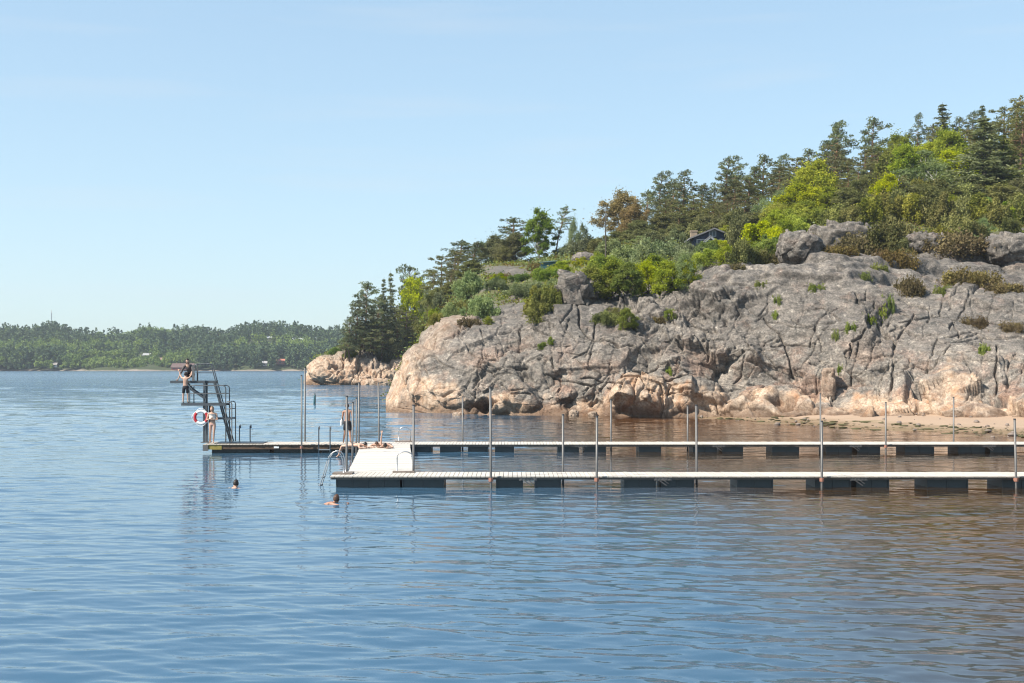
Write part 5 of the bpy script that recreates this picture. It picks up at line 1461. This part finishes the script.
def end_ladder():
    Y = 41.5
    e = empty('bathing_ladder', (-5.77, Y, ZD)); tag(e, 'steel ladder with curved rails leaning off the left end of the nearest pier', 'ladder', 'bathing ladders')
    for s in (-.24, .24):
        pts = np.concatenate([bez((.34, s, 0), (.36, s, .72), (.10, s, .74), 6), bez((.10, s, .74), (-.08, s, .74), (-.20, s, .42), 5)[1:], np.array([(-.31, s, 0.0), (-.42, s, -.35), (-.52, s, -.9)])])
        MB().tube(pts, .017, 8).build('rail', M['chrome'], e, True)
    for q in range(4): 
        x = -.35 - .085 * q
        MB().box(x - .04, x + .04, -.24, .24, -.12 - .25*q, -.085 - .25*q).build('rung', M['chrome'], e)
    MB().box(-.02, .62, -.30, .30, .004, .05).build('step_plank', M['plank'], e)
end_ladder()
def post_ladder(pxa, pxb, ytop, ybot, D, label, into_water):
    Xa, Xb = (pxa - PX0) * D / F, (pxb - PX0) * D / F
    zt = HC + (PY0 - ytop) * D / F; zb = HC + (PY0 - ybot) * D / F
    e = empty('bathing_ladder', ((Xa + Xb) / 2, D, .40)); tag(e, label, 'ladder', 'bathing ladders')
    w = Xb - Xa
    for s in (-1, 1):
        MB().tube([(s*w/2, 0, zt - .4), (s*w/2, 0, -.9 if into_water else 0.0)] if into_water else [(s*w/2, -.02, zt - .4), (s*w/2, -.02, .1), (s*w/2, .12, -.1), (s*w/2, .14, -1.2)], .027, 8).build('rail', M['chrome'], e, True)
        MB().tube([(s*w/2, 0, zt - .4), (s*w/2, .18, zt - .36), (s*w/2, .22, zt - .5)], .026, 8).build('grip', M['chrome'], e, True)
    for q in range(4): MB().box(-w/2, w/2, -.03 if into_water else .11, .03 if into_water else .17, -.25 - .24*q, -.21 - .24*q).build('rung', M['chrome'], e)
post_ladder(318.8, 330.1, 427.4, 454, 56.42, 'straight steel ladder on the front of the dark pier head', True)
post_ladder(239.6, 250.2, 426, 442, 58.3, 'short steel ladder posts at the back of the pier head by the tower', False)

# spar buoy
g = P(314.5, 404, 128); e = empty('spar_buoy', (g.x, g.y, 0)); tag(e, 'dark teal spar buoy floating off the headland', 'buoy')
teal = mat_plain('dark_teal_paint', (0.015, 0.07, 0.085), .4)
MB().tube([(0,0,-.6),(.0,0,0),(.03,0,.85),(.035,0,.95)], [.12,.12,.10,.05], 8).build('body', teal, e, True)
MB().tube([(.035,0,.95),(.04,0,1.08)], [.06,.06], 8).build('top_ring', mat_plain('buoy_top', (0.04, 0.05, 0.06), .4), e, True)

# ------------------------------------------------------------------ diving tower
D0 = 57.4
def XZ(px, py): return (px - PX0) * D0 / F, HC + (PY0 - py) * D0 / F
def tower():
    bx, _ = XZ(206.5, 441)
    e = empty('diving_tower', (bx, D0, .43)); tag(e, 'grey steel diving tower with two platforms at the end of the pier head', 'diving tower')
    def L(px, py, y=0.0):
        x, z = XZ(px, py); return (x - bx, y, z - .43)
    g = M['grey_paint']
    ya, yb = -.38, .38
    def plat(name, pxa, pxb, py, th, ya=ya, yb=yb):
        (xa, _, z), (xb, _, _) = L(pxa, py), L(pxb, py)
        b = MB()
        for q in range(6): b.box(xa, xb, ya + (yb - ya) / 6 * q, ya + (yb - ya) / 6 * (q + .9), z - .03, z)
        o = b.build(name, M['dark_steel'], e)
        MB().box(xa, xb, ya - .03, ya - .002, z - th, z + .012).box(xa, xb, yb + .002, yb + .03, z - th, z + .012).box(xa - .02, xa - .002, ya - .03, yb + .03, z - th, z + .012).build('edge_beam', g, o)
        return z
    plat('platform', 171.2, 215.5, 381.0, .10, -.08, .50)
    plat('platform', 184, 227.8, 403.2, .10)
    plat('platform', 211, 234, 417.8, .06)
    # columns
    for y in (-.22, .22):
        b = MB().bar(L(205.5, 381.5, y), L(205.5, 403.5, y), .08).bar(L(205.2, 404, y), L(205.2, 441.8, y), .08).bar(L(208.3, 404, y), L(208.3, 441.8, y), .06)
        b.build('column', g, e)
        MB().bar(L(192.3, 389.5, y), L(204.6, 397.5, y), .07).bar(L(192.3, 389.5, y), L(186, 382.5, y), .06).build('brace', g, e)
    MB().box(*[v for v in (L(202.5, 441)[0], L(210, 441)[0])], -.35, .35, 0, .03).build('base_plate', M['galv'], e)
    # ladder stairs up to the top platform, with hand rails that rise above it
    b = MB()
    for y in (-.16, .16):
        b.bar(L(230.8, 441.5, y), L(214.6, 381.5, y), .04, .06)
        b.bar(L(233.0, 441.5, y), L(212.0, 365.0, y), .04)
        b.tube([L(212, 365, y), L(211, 364, y), L(197, 364.3, y), L(195.6, 365.5, y)], .027, 6)
        b.bar(L(211.5, 372.8, y), L(196, 372.8, y), .03)
    b.build('stair_rail', g, e)
    for t in np.linspace(.05, .96, 14):
        pa = np.array(L(230.8, 441.5)) * (1 - t) + np.array(L(214.6, 381.5)) * t
        MB().box(pa[0] - .045, pa[0] + .045, -.14, .14, pa[2] - .015, pa[2] + .015).build('step', M['galv'], e)
    for y in (ya, yb):
        (xr, _, zr) = L(195.4, 365); z381 = L(0, 381)[2]
        MB().bar((xr, y, z381), (xr, y, zr), .11 if y < 0 else .06, .03).build('rail_post', M['galv'], e)
    # rails round the lower platform
    for y in (ya, yb):
        b = MB().tube([L(191.8, 403, y), L(191.8, 387, y), L(192.6, 385.6, y), L(224.5, 385.4, y), L(226.8, 386.2, y), L(227.6, 388, y), L(227.6, 403.5, y)], .025, 6)
        b.tube([L(191.8, 393.4, y), L(227.6, 393.4, y)], .02, 6)
        b.build('guard_rail', g, e)
        b = MB().tube([L(227.7, 404, y), L(227.7, 441.6, y)], .028, 6).tube([L(233.7, 441.6, y), L(233.7, 404, y), L(233, 402.2, y), L(231.4, 401.4, y), L(229, 401.4, y)], .025, 6).tube([L(227.7, 408.6, y), L(233.7, 408.6, y)], .02, 6)
        b.tube([L(208.5, 418, y), L(208.5, 403.9, y)], .02, 6)
        b.build('stair_guard', M['galv'], e)
tower()

# lifebuoy hanging on the tower column
def lifebuoy():
    x, z = XZ(203.8, 416.9)
    e = empty('lifebuoy', (x, D0 - .50, z)); tag(e, 'red and white lifebuoy hanging on the diving tower column', 'lifebuoy')
    R0, r0 = .275, .066
    V, Q, mi = [], [], []
    nu, nv = 48, 12
    for i in range(nu):
        a = 2 * math.pi * i / nu
        for j in range(nv):
            b = 2 * math.pi * j / nv
            V.append(((R0 + r0 * math.cos(b)) * math.cos(a), r0 * .8 * math.sin(b), (R0 + r0 * math.cos(b)) * math.sin(a)))
    for i in range(nu):
        ang = math.degrees(2 * math.pi * (i + .5) / nu) % 180
        for j in range(nv):
            Q.append((i * nv + j, i * nv + (j + 1) % nv, ((i + 1) % nu) * nv + (j + 1) % nv, ((i + 1) % nu) * nv + j))
            mi.append(1 if (ang < 42 or ang > 132) else 0)
    np_obj('ring', V, Q, [M['white_paint'], mat_plain('red_lifebuoy', (0.42, 0.025, 0.03), .45)], e, mi=mi)
    pts = [((R0 + .10 + .03 * math.cos(4 * t)) * math.cos(t), -.02, (R0 + .10 + .03 * math.cos(4 * t)) * math.sin(t)) for t in np.linspace(0, 2 * math.pi, 33)]
    MB().tube(pts, .012, 6).build('grab_rope', M['white_paint'], e, True)
    MB().bar((.04, .05, .22), (.04, .30, .25), .04).build('hook', M['grey_paint'], e)
lifebuoy()
# ------------------------------------------------------------------ people
def mat_skin(name, col):
    s = NT(name)
    p = s.n('ShaderNodeTexCoord').outputs['Object']
    c = s.mix(s.noise(p, 7, 3), col, tuple(v * .86 for v in col))
    return s.principled(c, .5, spec=.4)
M['skin'] = mat_skin('skin', (0.50, 0.31, 0.225))
M['skin_tan'] = mat_skin('tanned_skin', (0.38, 0.20, 0.13))
M['hair_dark'] = mat_plain('dark_hair', (0.018, 0.013, 0.011), .45, grain=.5, scale=30)
M['hair_brown'] = mat_plain('brown_hair', (0.075, 0.036, 0.02), .45, grain=.5, scale=30)
M['hair_fair'] = mat_plain('light_brown_hair', (0.16, 0.10, 0.055), .45, grain=.5, scale=30)
M['eye'] = mat_plain('eye', (0.03, 0.022, 0.018), .2)
M['lip'] = mat_plain('lips', (0.36, 0.14, 0.115), .45)
M['black_cloth'] = mat_plain('black_swim_cloth', (0.014, 0.014, 0.018), .8)
M['pink_cloth'] = mat_plain('pink_swim_cloth', (0.52, 0.26, 0.26), .7, grain=.6, scale=22, dark=(.62, .52, .5))
M['pale_cloth'] = mat_plain('pale_cloth', (0.72, 0.68, 0.62), .8)
M['plaid_cloth'] = mat_plain('dark_patterned_cloth', (0.060, 0.050, 0.050), .8, grain=.9, scale=26, dark=(.20, .18, .17))

def skin_mesh(name, verts, edges, radii, root, sub=2):
    me = bpy.data.meshes.new(name)
    me.from_pydata([tuple(v) for v in verts], edges, [])
    o = bpy.data.objects.new(name, me); COL.objects.link(o)
    m = o.modifiers.new('s', 'SKIN'); m.use_smooth_shade = True
    if not me.skin_vertices: me.skin_vertices.new() if hasattr(me.skin_vertices, 'new') else None
    sv = me.skin_vertices[0].data
    for i, r_ in enumerate(radii):
        sv[i].radius = (r_, r_) if np.isscalar(r_) else r_
        sv[i].use_root = (i == root)
    u = o.modifiers.new('u', 'SUBSURF'); u.levels = u.render_levels = sub
    dg = bpy.context.evaluated_depsgraph_get(); dg.update()
    ev = bpy.data.meshes.new_from_object(o.evaluated_get(dg))
    bpy.data.objects.remove(o)
    return ev

def graph(J, chains, rad):
    names, V, E, RR = {}, [], [], []
    def idx(n):
        if n not in names:
            names[n] = len(V); V.append(J[n]); RR.append(rad[n])
        return names[n]
    for ch in chains:
        for a, b in zip(ch[:-1], ch[1:]): E.append((idx(a), idx(b)))
    return V, E, RR, names

def me_arrays(me):
    co = np.empty(len(me.vertices) * 3, np.float32); me.vertices.foreach_get('co', co)
    return co.reshape(-1, 3), [tuple(p.vertices) for p in me.polygons]

def person(label, loc, H, J, skin='skin', hair='hair_dark', hair_len=.0, look=(0, -1, 0), up=(0, 0, 1), clothes=(), group=None):
    """J: joints in metres for a body of height H around loc; look/up give the head's direction"""
    e = empty('person', loc); tag(e, label, 'person', group)
    k = H / 1.75
    rad = {'pelvis': (.125*k, .095*k), 'waist': (.115*k, .085*k), 'chest': (.145*k, .10*k), 'collar': (.09*k, .07*k), 'neck': .052*k, 'headbase': .055*k}
    for s in 'LR':
        rad.update({'hip'+s: .088*k, 'thigh'+s: .075*k, 'knee'+s: .052*k, 'calf'+s: .050*k, 'ankle'+s: .034*k, 'heel'+s: .036*k, 'toe'+s: (.040*k, .020*k), 'shoulder'+s: .056*k, 'uarm'+s: .045*k, 'elbow'+s: .036*k, 'farm'+s: .036*k, 'wrist'+s: .025*k, 'palm'+s: (.036*k, .018*k)})
    J = {n: Vector(v) for n, v in J.items()}
    for s in 'LR':
        J['thigh'+s] = J['hip'+s].lerp(J['knee'+s], .45); J['calf'+s] = J['knee'+s].lerp(J['ankle'+s], .32)
        J['uarm'+s] = J['shoulder'+s].lerp(J['elbow'+s], .45); J['farm'+s] = J['elbow'+s].lerp(J['wrist'+s], .3)
    ch = [['pelvis', 'waist', 'chest', 'collar', 'neck', 'headbase']]
    for s in 'LR':
        ch += [['pelvis', 'hip'+s, 'thigh'+s, 'knee'+s, 'calf'+s, 'ankle'+s, 'toe'+s], ['collar', 'shoulder'+s, 'uarm'+s, 'elbow'+s, 'farm'+s, 'wrist'+s, 'palm'+s]]
    V, E, RR, names = graph(J, ch, rad)
    body = skin_mesh('body', V, E, RR, names['pelvis'])
    bv, bf = me_arrays(body); bpy.data.meshes.remove(body)
    parts_v, parts_f, mi = [bv], list(bf), [0] * len(bf)
    n = len(bv)
    def add(v, f, m=0):
        nonlocal n
        parts_v.append(np.asarray(v)); parts_f.extend([tuple(int(a) + n for a in ff) for ff in f]); mi.extend([m] * len(f)); n += len(v)
    # head with face
    lk = Vector(look).normalized(); upv = Vector(up); upv = (upv - lk * upv.dot(lk)).normalized(); rt = lk.cross(upv)
    hc = J['head']; hs = .118 * k
    B = np.array([list(rt), list(lk), list(upv)])           # rows: right, forward, up
    q, f = sphere_np(22, 16)
    w = q.copy()
    w[:, 0] *= .66 * (1 - .18 * np.clip(-q[:, 2], 0, 1)); w[:, 1] *= .80; w[:, 2] *= 1.0
    front = np.clip(q[:, 1], 0, 1)
    w[:, 1] += .10 * np.clip(-q[:, 2] - .3, 0, 1) * front                               # chin
    w[:, 1] += .22 * np.exp(-((q[:, 0] / .12) ** 2 + ((q[:, 2] + .12) / .16) ** 2)) * (q[:, 1] > 0)     # nose
    w[:, 1] -= .07 * np.exp(-(((np.abs(q[:, 0]) - .33) / .15) ** 2 + ((q[:, 2] - .06) / .12) ** 2)) * (q[:, 1] > 0)  # sockets
    hd = lambda a: np.asarray(hc)[None] + (np.asarray(a) * hs) @ B
    add(hd(w), f)
    for s in (-1, 1):
        q2, f2 = sphere_np(8, 6)
        add(hd(q2 * np.array([.10, .06, .075]) + np.array([s * .25, .71, .07])), f2, 1)
        add(hd(q2 * np.array([.07, .13, .21]) + np.array([s * .66, -.02, .0])), f2, 0)
    q2, f2 = sphere_np(10, 6)
    add(hd(q2 * np.array([.19, .05, .05]) + np.array([0, .76, -.42])), f2, 2)
    # five fingers on each hand
    for s in 'LR':
        pw, wr, el = J['palm'+s], J['wrist'+s], J['elbow'+s]
        d = (pw - wr).normalized() if (pw - wr).length > 1e-4 else (wr - el).normalized()
        side = d.cross(Vector((0, 1, 0.3))).normalized()
        nrm = side.cross(d)
        for i, (off, ln) in enumerate(((-.030, .062), (-.010, .074), (.010, .078), (.029, .070))):
            a = pw - d * .012 * k + side * off * k; b_ = a + d * ln * .55 * k + nrm * .006 * k; c_ = b_ + d * ln * .42 * k + nrm * .020 * k
            tv, tq = tubes([([a, b_, c_], [.0095*k, .0085*k, .0065*k])], 6); add(tv, tq)
        sg_ = 1 if s == 'L' else -1
        a = wr.lerp(pw, .45) + side * .022 * k * sg_; b_ = a + d * .030 * k + side * .026 * k * sg_; c_ = b_ + d * .034 * k + side * .010 * k * sg_
        tv, tq = tubes([([a, b_, c_], [.012*k, .0105*k, .008*k])], 6); add(tv, tq)
    me = bpy.data.meshes.new('body'); me.from_pydata(np.concatenate(parts_v).tolist(), [], parts_f)
    for m_ in (M[skin], M['eye'], M['lip']): me.materials.append(m_)
    me.polygons.foreach_set('material_index', mi); me.polygons.foreach_set('use_smooth', [True] * len(mi)); me.update()
    link(bpy.data.objects.new('body', me), e)
    # hair
    q, f = sphere_np(22, 16)
    h = q * np.array([.74, .88, 1.07]) + np.array([0, -.05, .05])
    face = (q[:, 1] > .15) & (q[:, 2] < .52)
    h[face] = q[face] * np.array([.55, .62, .85])
    low = (q[:, 2] < -.35)
    h[low & ~face] = h[low & ~face] * np.array([.92, .95, 1.0]) if hair_len else q[low & ~face] * np.array([.55, .62, .8])
    if hair_len:
        bk = (q[:, 1] < .1) & (q[:, 2] < -.2)
        h[bk, 2] -= hair_len * np.clip(-q[bk, 2], 0, 1) * 1.6
    rr_ = np.random.default_rng(3); h *= 1.07; h *= 1 + .02 * rr_.normal(size=(len(h), 1))
    hm = bpy.data.meshes.new('hair'); hm.from_pydata(hd(h).tolist(), [], f); hm.materials.append(M[hair])
    hm.polygons.foreach_set('use_smooth', [True] * len(f)); hm.update()
    link(bpy.data.objects.new('hair', hm), e)
    for (nm, kind, mat) in clothes:
        g = 1.16
        if kind == 'shorts':
            J2 = {x: J[x] for x in ('pelvis', 'hipL', 'hipR')}
            J2['top'] = J['pelvis'].lerp(J['waist'], .85); J2['kL'] = J['hipL'].lerp(J['kneeL'], .85); J2['kR'] = J['hipR'].lerp(J['kneeR'], .85)
            J2['mL'] = J['hipL'].lerp(J['kneeL'], .35); J2['mR'] = J['hipR'].lerp(J['kneeR'], .35)
            c2 = [['top', 'pelvis', 'hipL', 'mL', 'kL'], ['pelvis', 'hipR', 'mR', 'kR']]
            r2 = {'top': (.132*k, .10*k), 'pelvis': (.148*k, .115*k), 'hipL': .105*k, 'hipR': .105*k, 'mL': .096*k, 'mR': .096*k, 'kL': .090*k, 'kR': .090*k}; root = 'pelvis'
        elif kind == 'briefs':
            J2 = {x: J[x] for x in ('pelvis', 'hipL', 'hipR')}
            J2['top'] = J['pelvis'].lerp(J['waist'], .4); J2['mL'] = J['hipL'].lerp(J['kneeL'], .12); J2['mR'] = J['hipR'].lerp(J['kneeR'], .12)
            c2 = [['top', 'pelvis', 'hipL', 'mL'], ['pelvis', 'hipR', 'mR']]
            r2 = {'top': (.130*k, .10*k), 'pelvis': (.140*k, .108*k), 'hipL': .098*k, 'hipR': .098*k, 'mL': .092*k, 'mR': .092*k}; root = 'pelvis'
        elif kind == 'top':
            J2 = {'a': J['waist'].lerp(J['chest'], .55), 'chest': J['chest'], 'b': J['chest'].lerp(J['collar'], .5)}
            c2 = [['a', 'chest', 'b']]; r2 = {'a': (.150*k, .108*k), 'chest': (.158*k, .118*k), 'b': (.13*k, .09*k)}; root = 'chest'
        else:   # shirt with sleeves
            J2 = {x: J[x] for x in ('waist', 'chest', 'collar', 'shoulderL', 'shoulderR', 'elbowL', 'elbowR')}
            J2['pelv'] = J['pelvis'].lerp(J['waist'], .2)
            J2['wL'] = J['elbowL'].lerp(J['wristL'], .3); J2['wR'] = J['elbowR'].lerp(J['wristR'], .3)
            c2 = [['pelv', 'waist', 'chest', 'collar', 'shoulderL', 'elbowL', 'wL'], ['collar', 'shoulderR', 'elbowR', 'wR']]
            r2 = {'pelv': (.150*k, .12*k), 'waist': (.14*k, .11*k), 'chest': (.165*k, .122*k), 'collar': (.10*k, .08*k), 'shoulderL': .074*k, 'shoulderR': .074*k, 'elbowL': .055*k, 'elbowR': .055*k, 'wL': .05*k, 'wR': .05*k}; root = 'chest'
        V2, E2, R2, n2 = graph(J2, c2, r2)
        cm = skin_mesh(nm, V2, E2, R2, n2[root], 1); cm.materials.clear(); cm.materials.append(M[mat])
        link(bpy.data.objects.new(nm, cm), e)
    return e

def stand(H, face=-1, **over):
    """standing joints; face -1 looks to the camera, +1 away; x is the picture's right"""
    f = face
    J = dict(pelvis=(0, 0, .53), waist=(0, .0, .61), chest=(0, 0, .71), collar=(0, 0, .80), neck=(0, .005*f, .845), headbase=(0, .012*f, .885), head=(0, .02*f, .93))
    for s, n_ in ((-1, 'L'), (1, 'R')):
        J.update({'hip'+n_: (s*.052, 0, .50), 'knee'+n_: (s*.055, .012*f, .28), 'ankle'+n_: (s*.058, -.01*f, .045), 'toe'+n_: (s*.066, .085*f, .014),
                  'shoulder'+n_: (s*.105, 0, .80), 'elbow'+n_: (s*.135, -.01*f, .625), 'wrist'+n_: (s*.14, .035*f, .485), 'palm'+n_: (s*.14, .05*f, .445)})
    J.update(over)
    return {a: (v[0] * H, v[1] * H, v[2] * H) for a, v in J.items()}

x, _ = XZ(215.3, 441)
person('child in a pale pink swimsuit standing on the pier head behind the lifebuoy, arms folded', (x, D0 - .55, .43), 1.64,
       stand(1.64, -1, elbowL=(-.145, -.03, .63), wristL=(-.03, -.10, .665), palmL=(.02, -.105, .68), elbowR=(.145, -.03, .63), wristR=(.04, -.09, .64), palmR=(-.01, -.10, .65),
             kneeL=(-.05, -.02, .28), kneeR=(.045, -.035, .28), ankleR=(.03, -.01, .045), toeR=(.04, -.09, .014), head=(-.005, -.025, .925)),
       hair='hair_fair', hair_len=.3, clothes=(('swim_top', 'top', 'pale_cloth'), ('swim_bottoms', 'briefs', 'pink_cloth')))
x, z = XZ(187.0, 403.2)
person('bare backed child in black shorts on the lower diving platform, arms raised', (x, D0 - .27, z), 1.44,
       stand(1.40, 1, shoulderL=(-.11, 0, .80), elbowL=(-.17, .05, .90), wristL=(-.225, .08, 1.03), palmL=(-.235, .085, 1.065), shoulderR=(.11, 0, .80), elbowR=(.185, .06, .92), wristR=(.235, .09, 1.07), palmR=(.245, .10, 1.105),
             ankleL=(-.075, 0, .045), toeL=(-.085, .085, .014), kneeL=(-.07, .01, .28), ankleR=(.075, 0, .045), toeR=(.085, .085, .014), kneeR=(.07, .01, .28), head=(0, .03, .925)),
       hair='hair_dark', look=(0, 1, .15), clothes=(('swim_shorts', 'shorts', 'black_cloth'),))
# crouching on the top platform, leaning on one arm
x, z = XZ(187.5, 381.0)
H_ = 1.60
person('long haired person in a dark patterned top crouching on the upper diving platform', (x, D0 + .22, z), H_,
       {a: (v[0] * H_, v[1] * H_, v[2] * H_) for a, v in dict(pelvis=(.06, .09, .17), waist=(.03, .06, .26), chest=(.0, .0, .36), collar=(-.01, -.05, .44), neck=(-.01, -.075, .485), headbase=(-.01, -.09, .515), head=(-.01, -.105, .555),
        hipL=(-.0, .07, .155), hipR=(.11, .07, .155), kneeL=(-.05, -.14, .24), kneeR=(.15, -.12, .24), ankleL=(-.04, .0, .04), ankleR=(.13, .02, .04), toeL=(-.05, -.11, .014), toeR=(.14, -.10, .014),
        shoulderL=(-.115, -.04, .42), elbowL=(-.20, -.06, .24), wristL=(-.275, -.08, .06), palmL=(-.30, -.10, .03), shoulderR=(.095, -.04, .43), elbowR=(.15, -.13, .30), wristR=(.11, -.19, .20), palmR=(.10, -.20, .165)).items()},
       hair='hair_dark', hair_len=.95, look=(.05, -1, -.25), clothes=(('patterned_shirt', 'shirt', 'plaid_cloth'), ('shorts', 'shorts', 'black_cloth')))
# walking away along the pier head
X = (347.5 - PX0) * 57.2 / F
e = person('bare backed man in black shorts walking away along the pier head', (X, 57.2, .40), 1.78,
       stand(1.78, 1, kneeL=(-.07, .03, .285), ankleL=(-.105, .02, .05), toeL=(-.12, .10, .014), kneeR=(.06, .02, .28), ankleR=(.085, -.05, .05), toeR=(.10, .03, .014), elbowL=(-.13, .0, .63), wristL=(-.13, .09, .56), palmL=(-.125, .125, .545),
             elbowR=(.135, -.02, .625), head=(-.015, .025, .93)),
       skin='skin_tan', hair='hair_brown', look=(-.5, .86, -.1), clothes=(('swim_shorts', 'shorts', 'black_cloth'),))
tb = MB()  # pale shape added to stand for sunlight on the man's left arm
for q in range(2):
    pts = [(-.27, .06 + .05*q, .80), (-.265, .07 + .05*q, 1.02), (-.25, .09 + .05*q, 1.14), (-.235, .12 + .05*q, 1.02), (-.235, .13 + .05*q, .86)]
    tb.tube(pts, [.05, .055, .04, .055, .05], 8)
t = tb.build('arm_sunlight', M['pale_cloth'], None, True); t.location = (X, 57.2, .40); tag(t, 'pale shape added as sunlight on the arm of the man on the pier head', 'arm_sunlight')

# sunbathers lying on the walkway, heads towards the camera
def lying(px, D, H, label, hair, skin='skin', raise_arm=False, yaw=0.0, legs_over=False, cloth='black_cloth'):
    X = (px - PX0) * D / F
    z = .38
    c = dict(pelvis=(0, .42, .075), waist=(0, .34, .07), chest=(0, .25, .085), collar=(0, .165, .08), neck=(0, .12, .085), headbase=(0, .085, .09), head=(0, .05, .095))
    for s, n_ in ((-1, 'L'), (1, 'R')):
        c.update({'hip'+n_: (s*.055, .46, .07), 'knee'+n_: (s*.07, .68, .05), 'ankle'+n_: (s*.075, .90, .035), 'toe'+n_: (s*.08, .955, .03), 'shoulder'+n_: (s*.11, .165, .075), 'elbow'+n_: (s*.19, .10, .03), 'wrist'+n_: (s*.10, .0, .025), 'palm'+n_: (s*.06, -.02, .025)})
    if legs_over:
        c.update(kneeL=(-.10, .66, .05), kneeR=(.02, .70, .05), ankleL=(-.13, .74, -.19), ankleR=(-.01, .78, -.19), toeL=(-.14, .80, -.21), toeR=(-.02, .84, -.21))
    if raise_arm: c.update(elbowL=(-.11, .14, .23), wristL=(-.09, .12, .37), palmL=(-.085, .115, .41))
    cs, sn = math.cos(yaw), math.sin(yaw)
    J = {a: ((v[0] * cs - v[1] * sn) * H, (v[0] * sn + v[1] * cs) * H, v[2] * H) for a, v in c.items()}
    return person(label, (X, D, z), H, J, skin=skin, hair=hair, look=(0, .25, 1) if raise_arm else (-sn * .3, -.6, -.75), up=(0, -1, .3) if raise_arm else (0, -.8, .6), clothes=(('swim_shorts', 'briefs', cloth),), group='sunbathers on the walkway')
lying(367.0, 53.8, 1.72, 'dark haired sunbather on the walkway, leftmost, legs hanging over its edge', 'hair_dark', yaw=1.15, legs_over=True)
lying(376.5, 54.2, 1.68, 'brown haired sunbather lying in the middle of the three on the walkway', 'hair_brown', cloth='pale_cloth')
lying(385.0, 53.8, 1.70, 'dark haired sunbather on the right of the three, holding one arm up', 'hair_dark', raise_arm=True, cloth='pale_cloth')

# swimmers
def swimmer(px, py, label, hair, skin, heading, look, flat=1.0, H=1.7):
    D = HC * F / (py - PY0)
    X = (px - PX0) * D / F
    hx, hy = heading
    c = dict(pelvis=(-.34, 0, -.20), waist=(-.27, 0, -.155), chest=(-.17, 0, -.10), collar=(-.085, 0, -.035), neck=(-.05, 0, .0), headbase=(-.03, 0, .03), head=(-.005, 0, .068))
    for s, n_ in ((-1, 'L'), (1, 'R')):
        c.update({'hip'+n_: (-.37, s*.055, -.21), 'knee'+n_: (-.58, s*.09, -.24), 'ankle'+n_: (-.78, s*.06, -.21), 'toe'+n_: (-.84, s*.06, -.23), 'shoulder'+n_: (-.09, s*.11, -.03), 'elbow'+n_: (.03, s*.2, -.07), 'wrist'+n_: (.14, s*.12, -.06), 'palm'+n_: (.175, s*.09, -.055)})
    J = {a: ((v[0] * hx - v[1] * hy) * H, (v[0] * hy + v[1] * hx) * H, (v[2] * flat + (1 - flat) * .010 if v[2] < -.02 else v[2]) * H) for a, v in c.items()}
    return person(label, (X, D, .0), H, J, skin=skin, hair=hair, look=look, group='swimmers')
swimmer(236.3, 487.2, 'dark haired swimmer whose head is above water left of the piers', 'hair_dark', 'skin', (.25, .97), (.2, .97, .0))
swimmer(337.0, 503.0, 'brown haired swimmer close before the left end of the nearest pier', 'hair_brown', 'skin_tan', (.97, .24), (.35, .93, .05), .5)
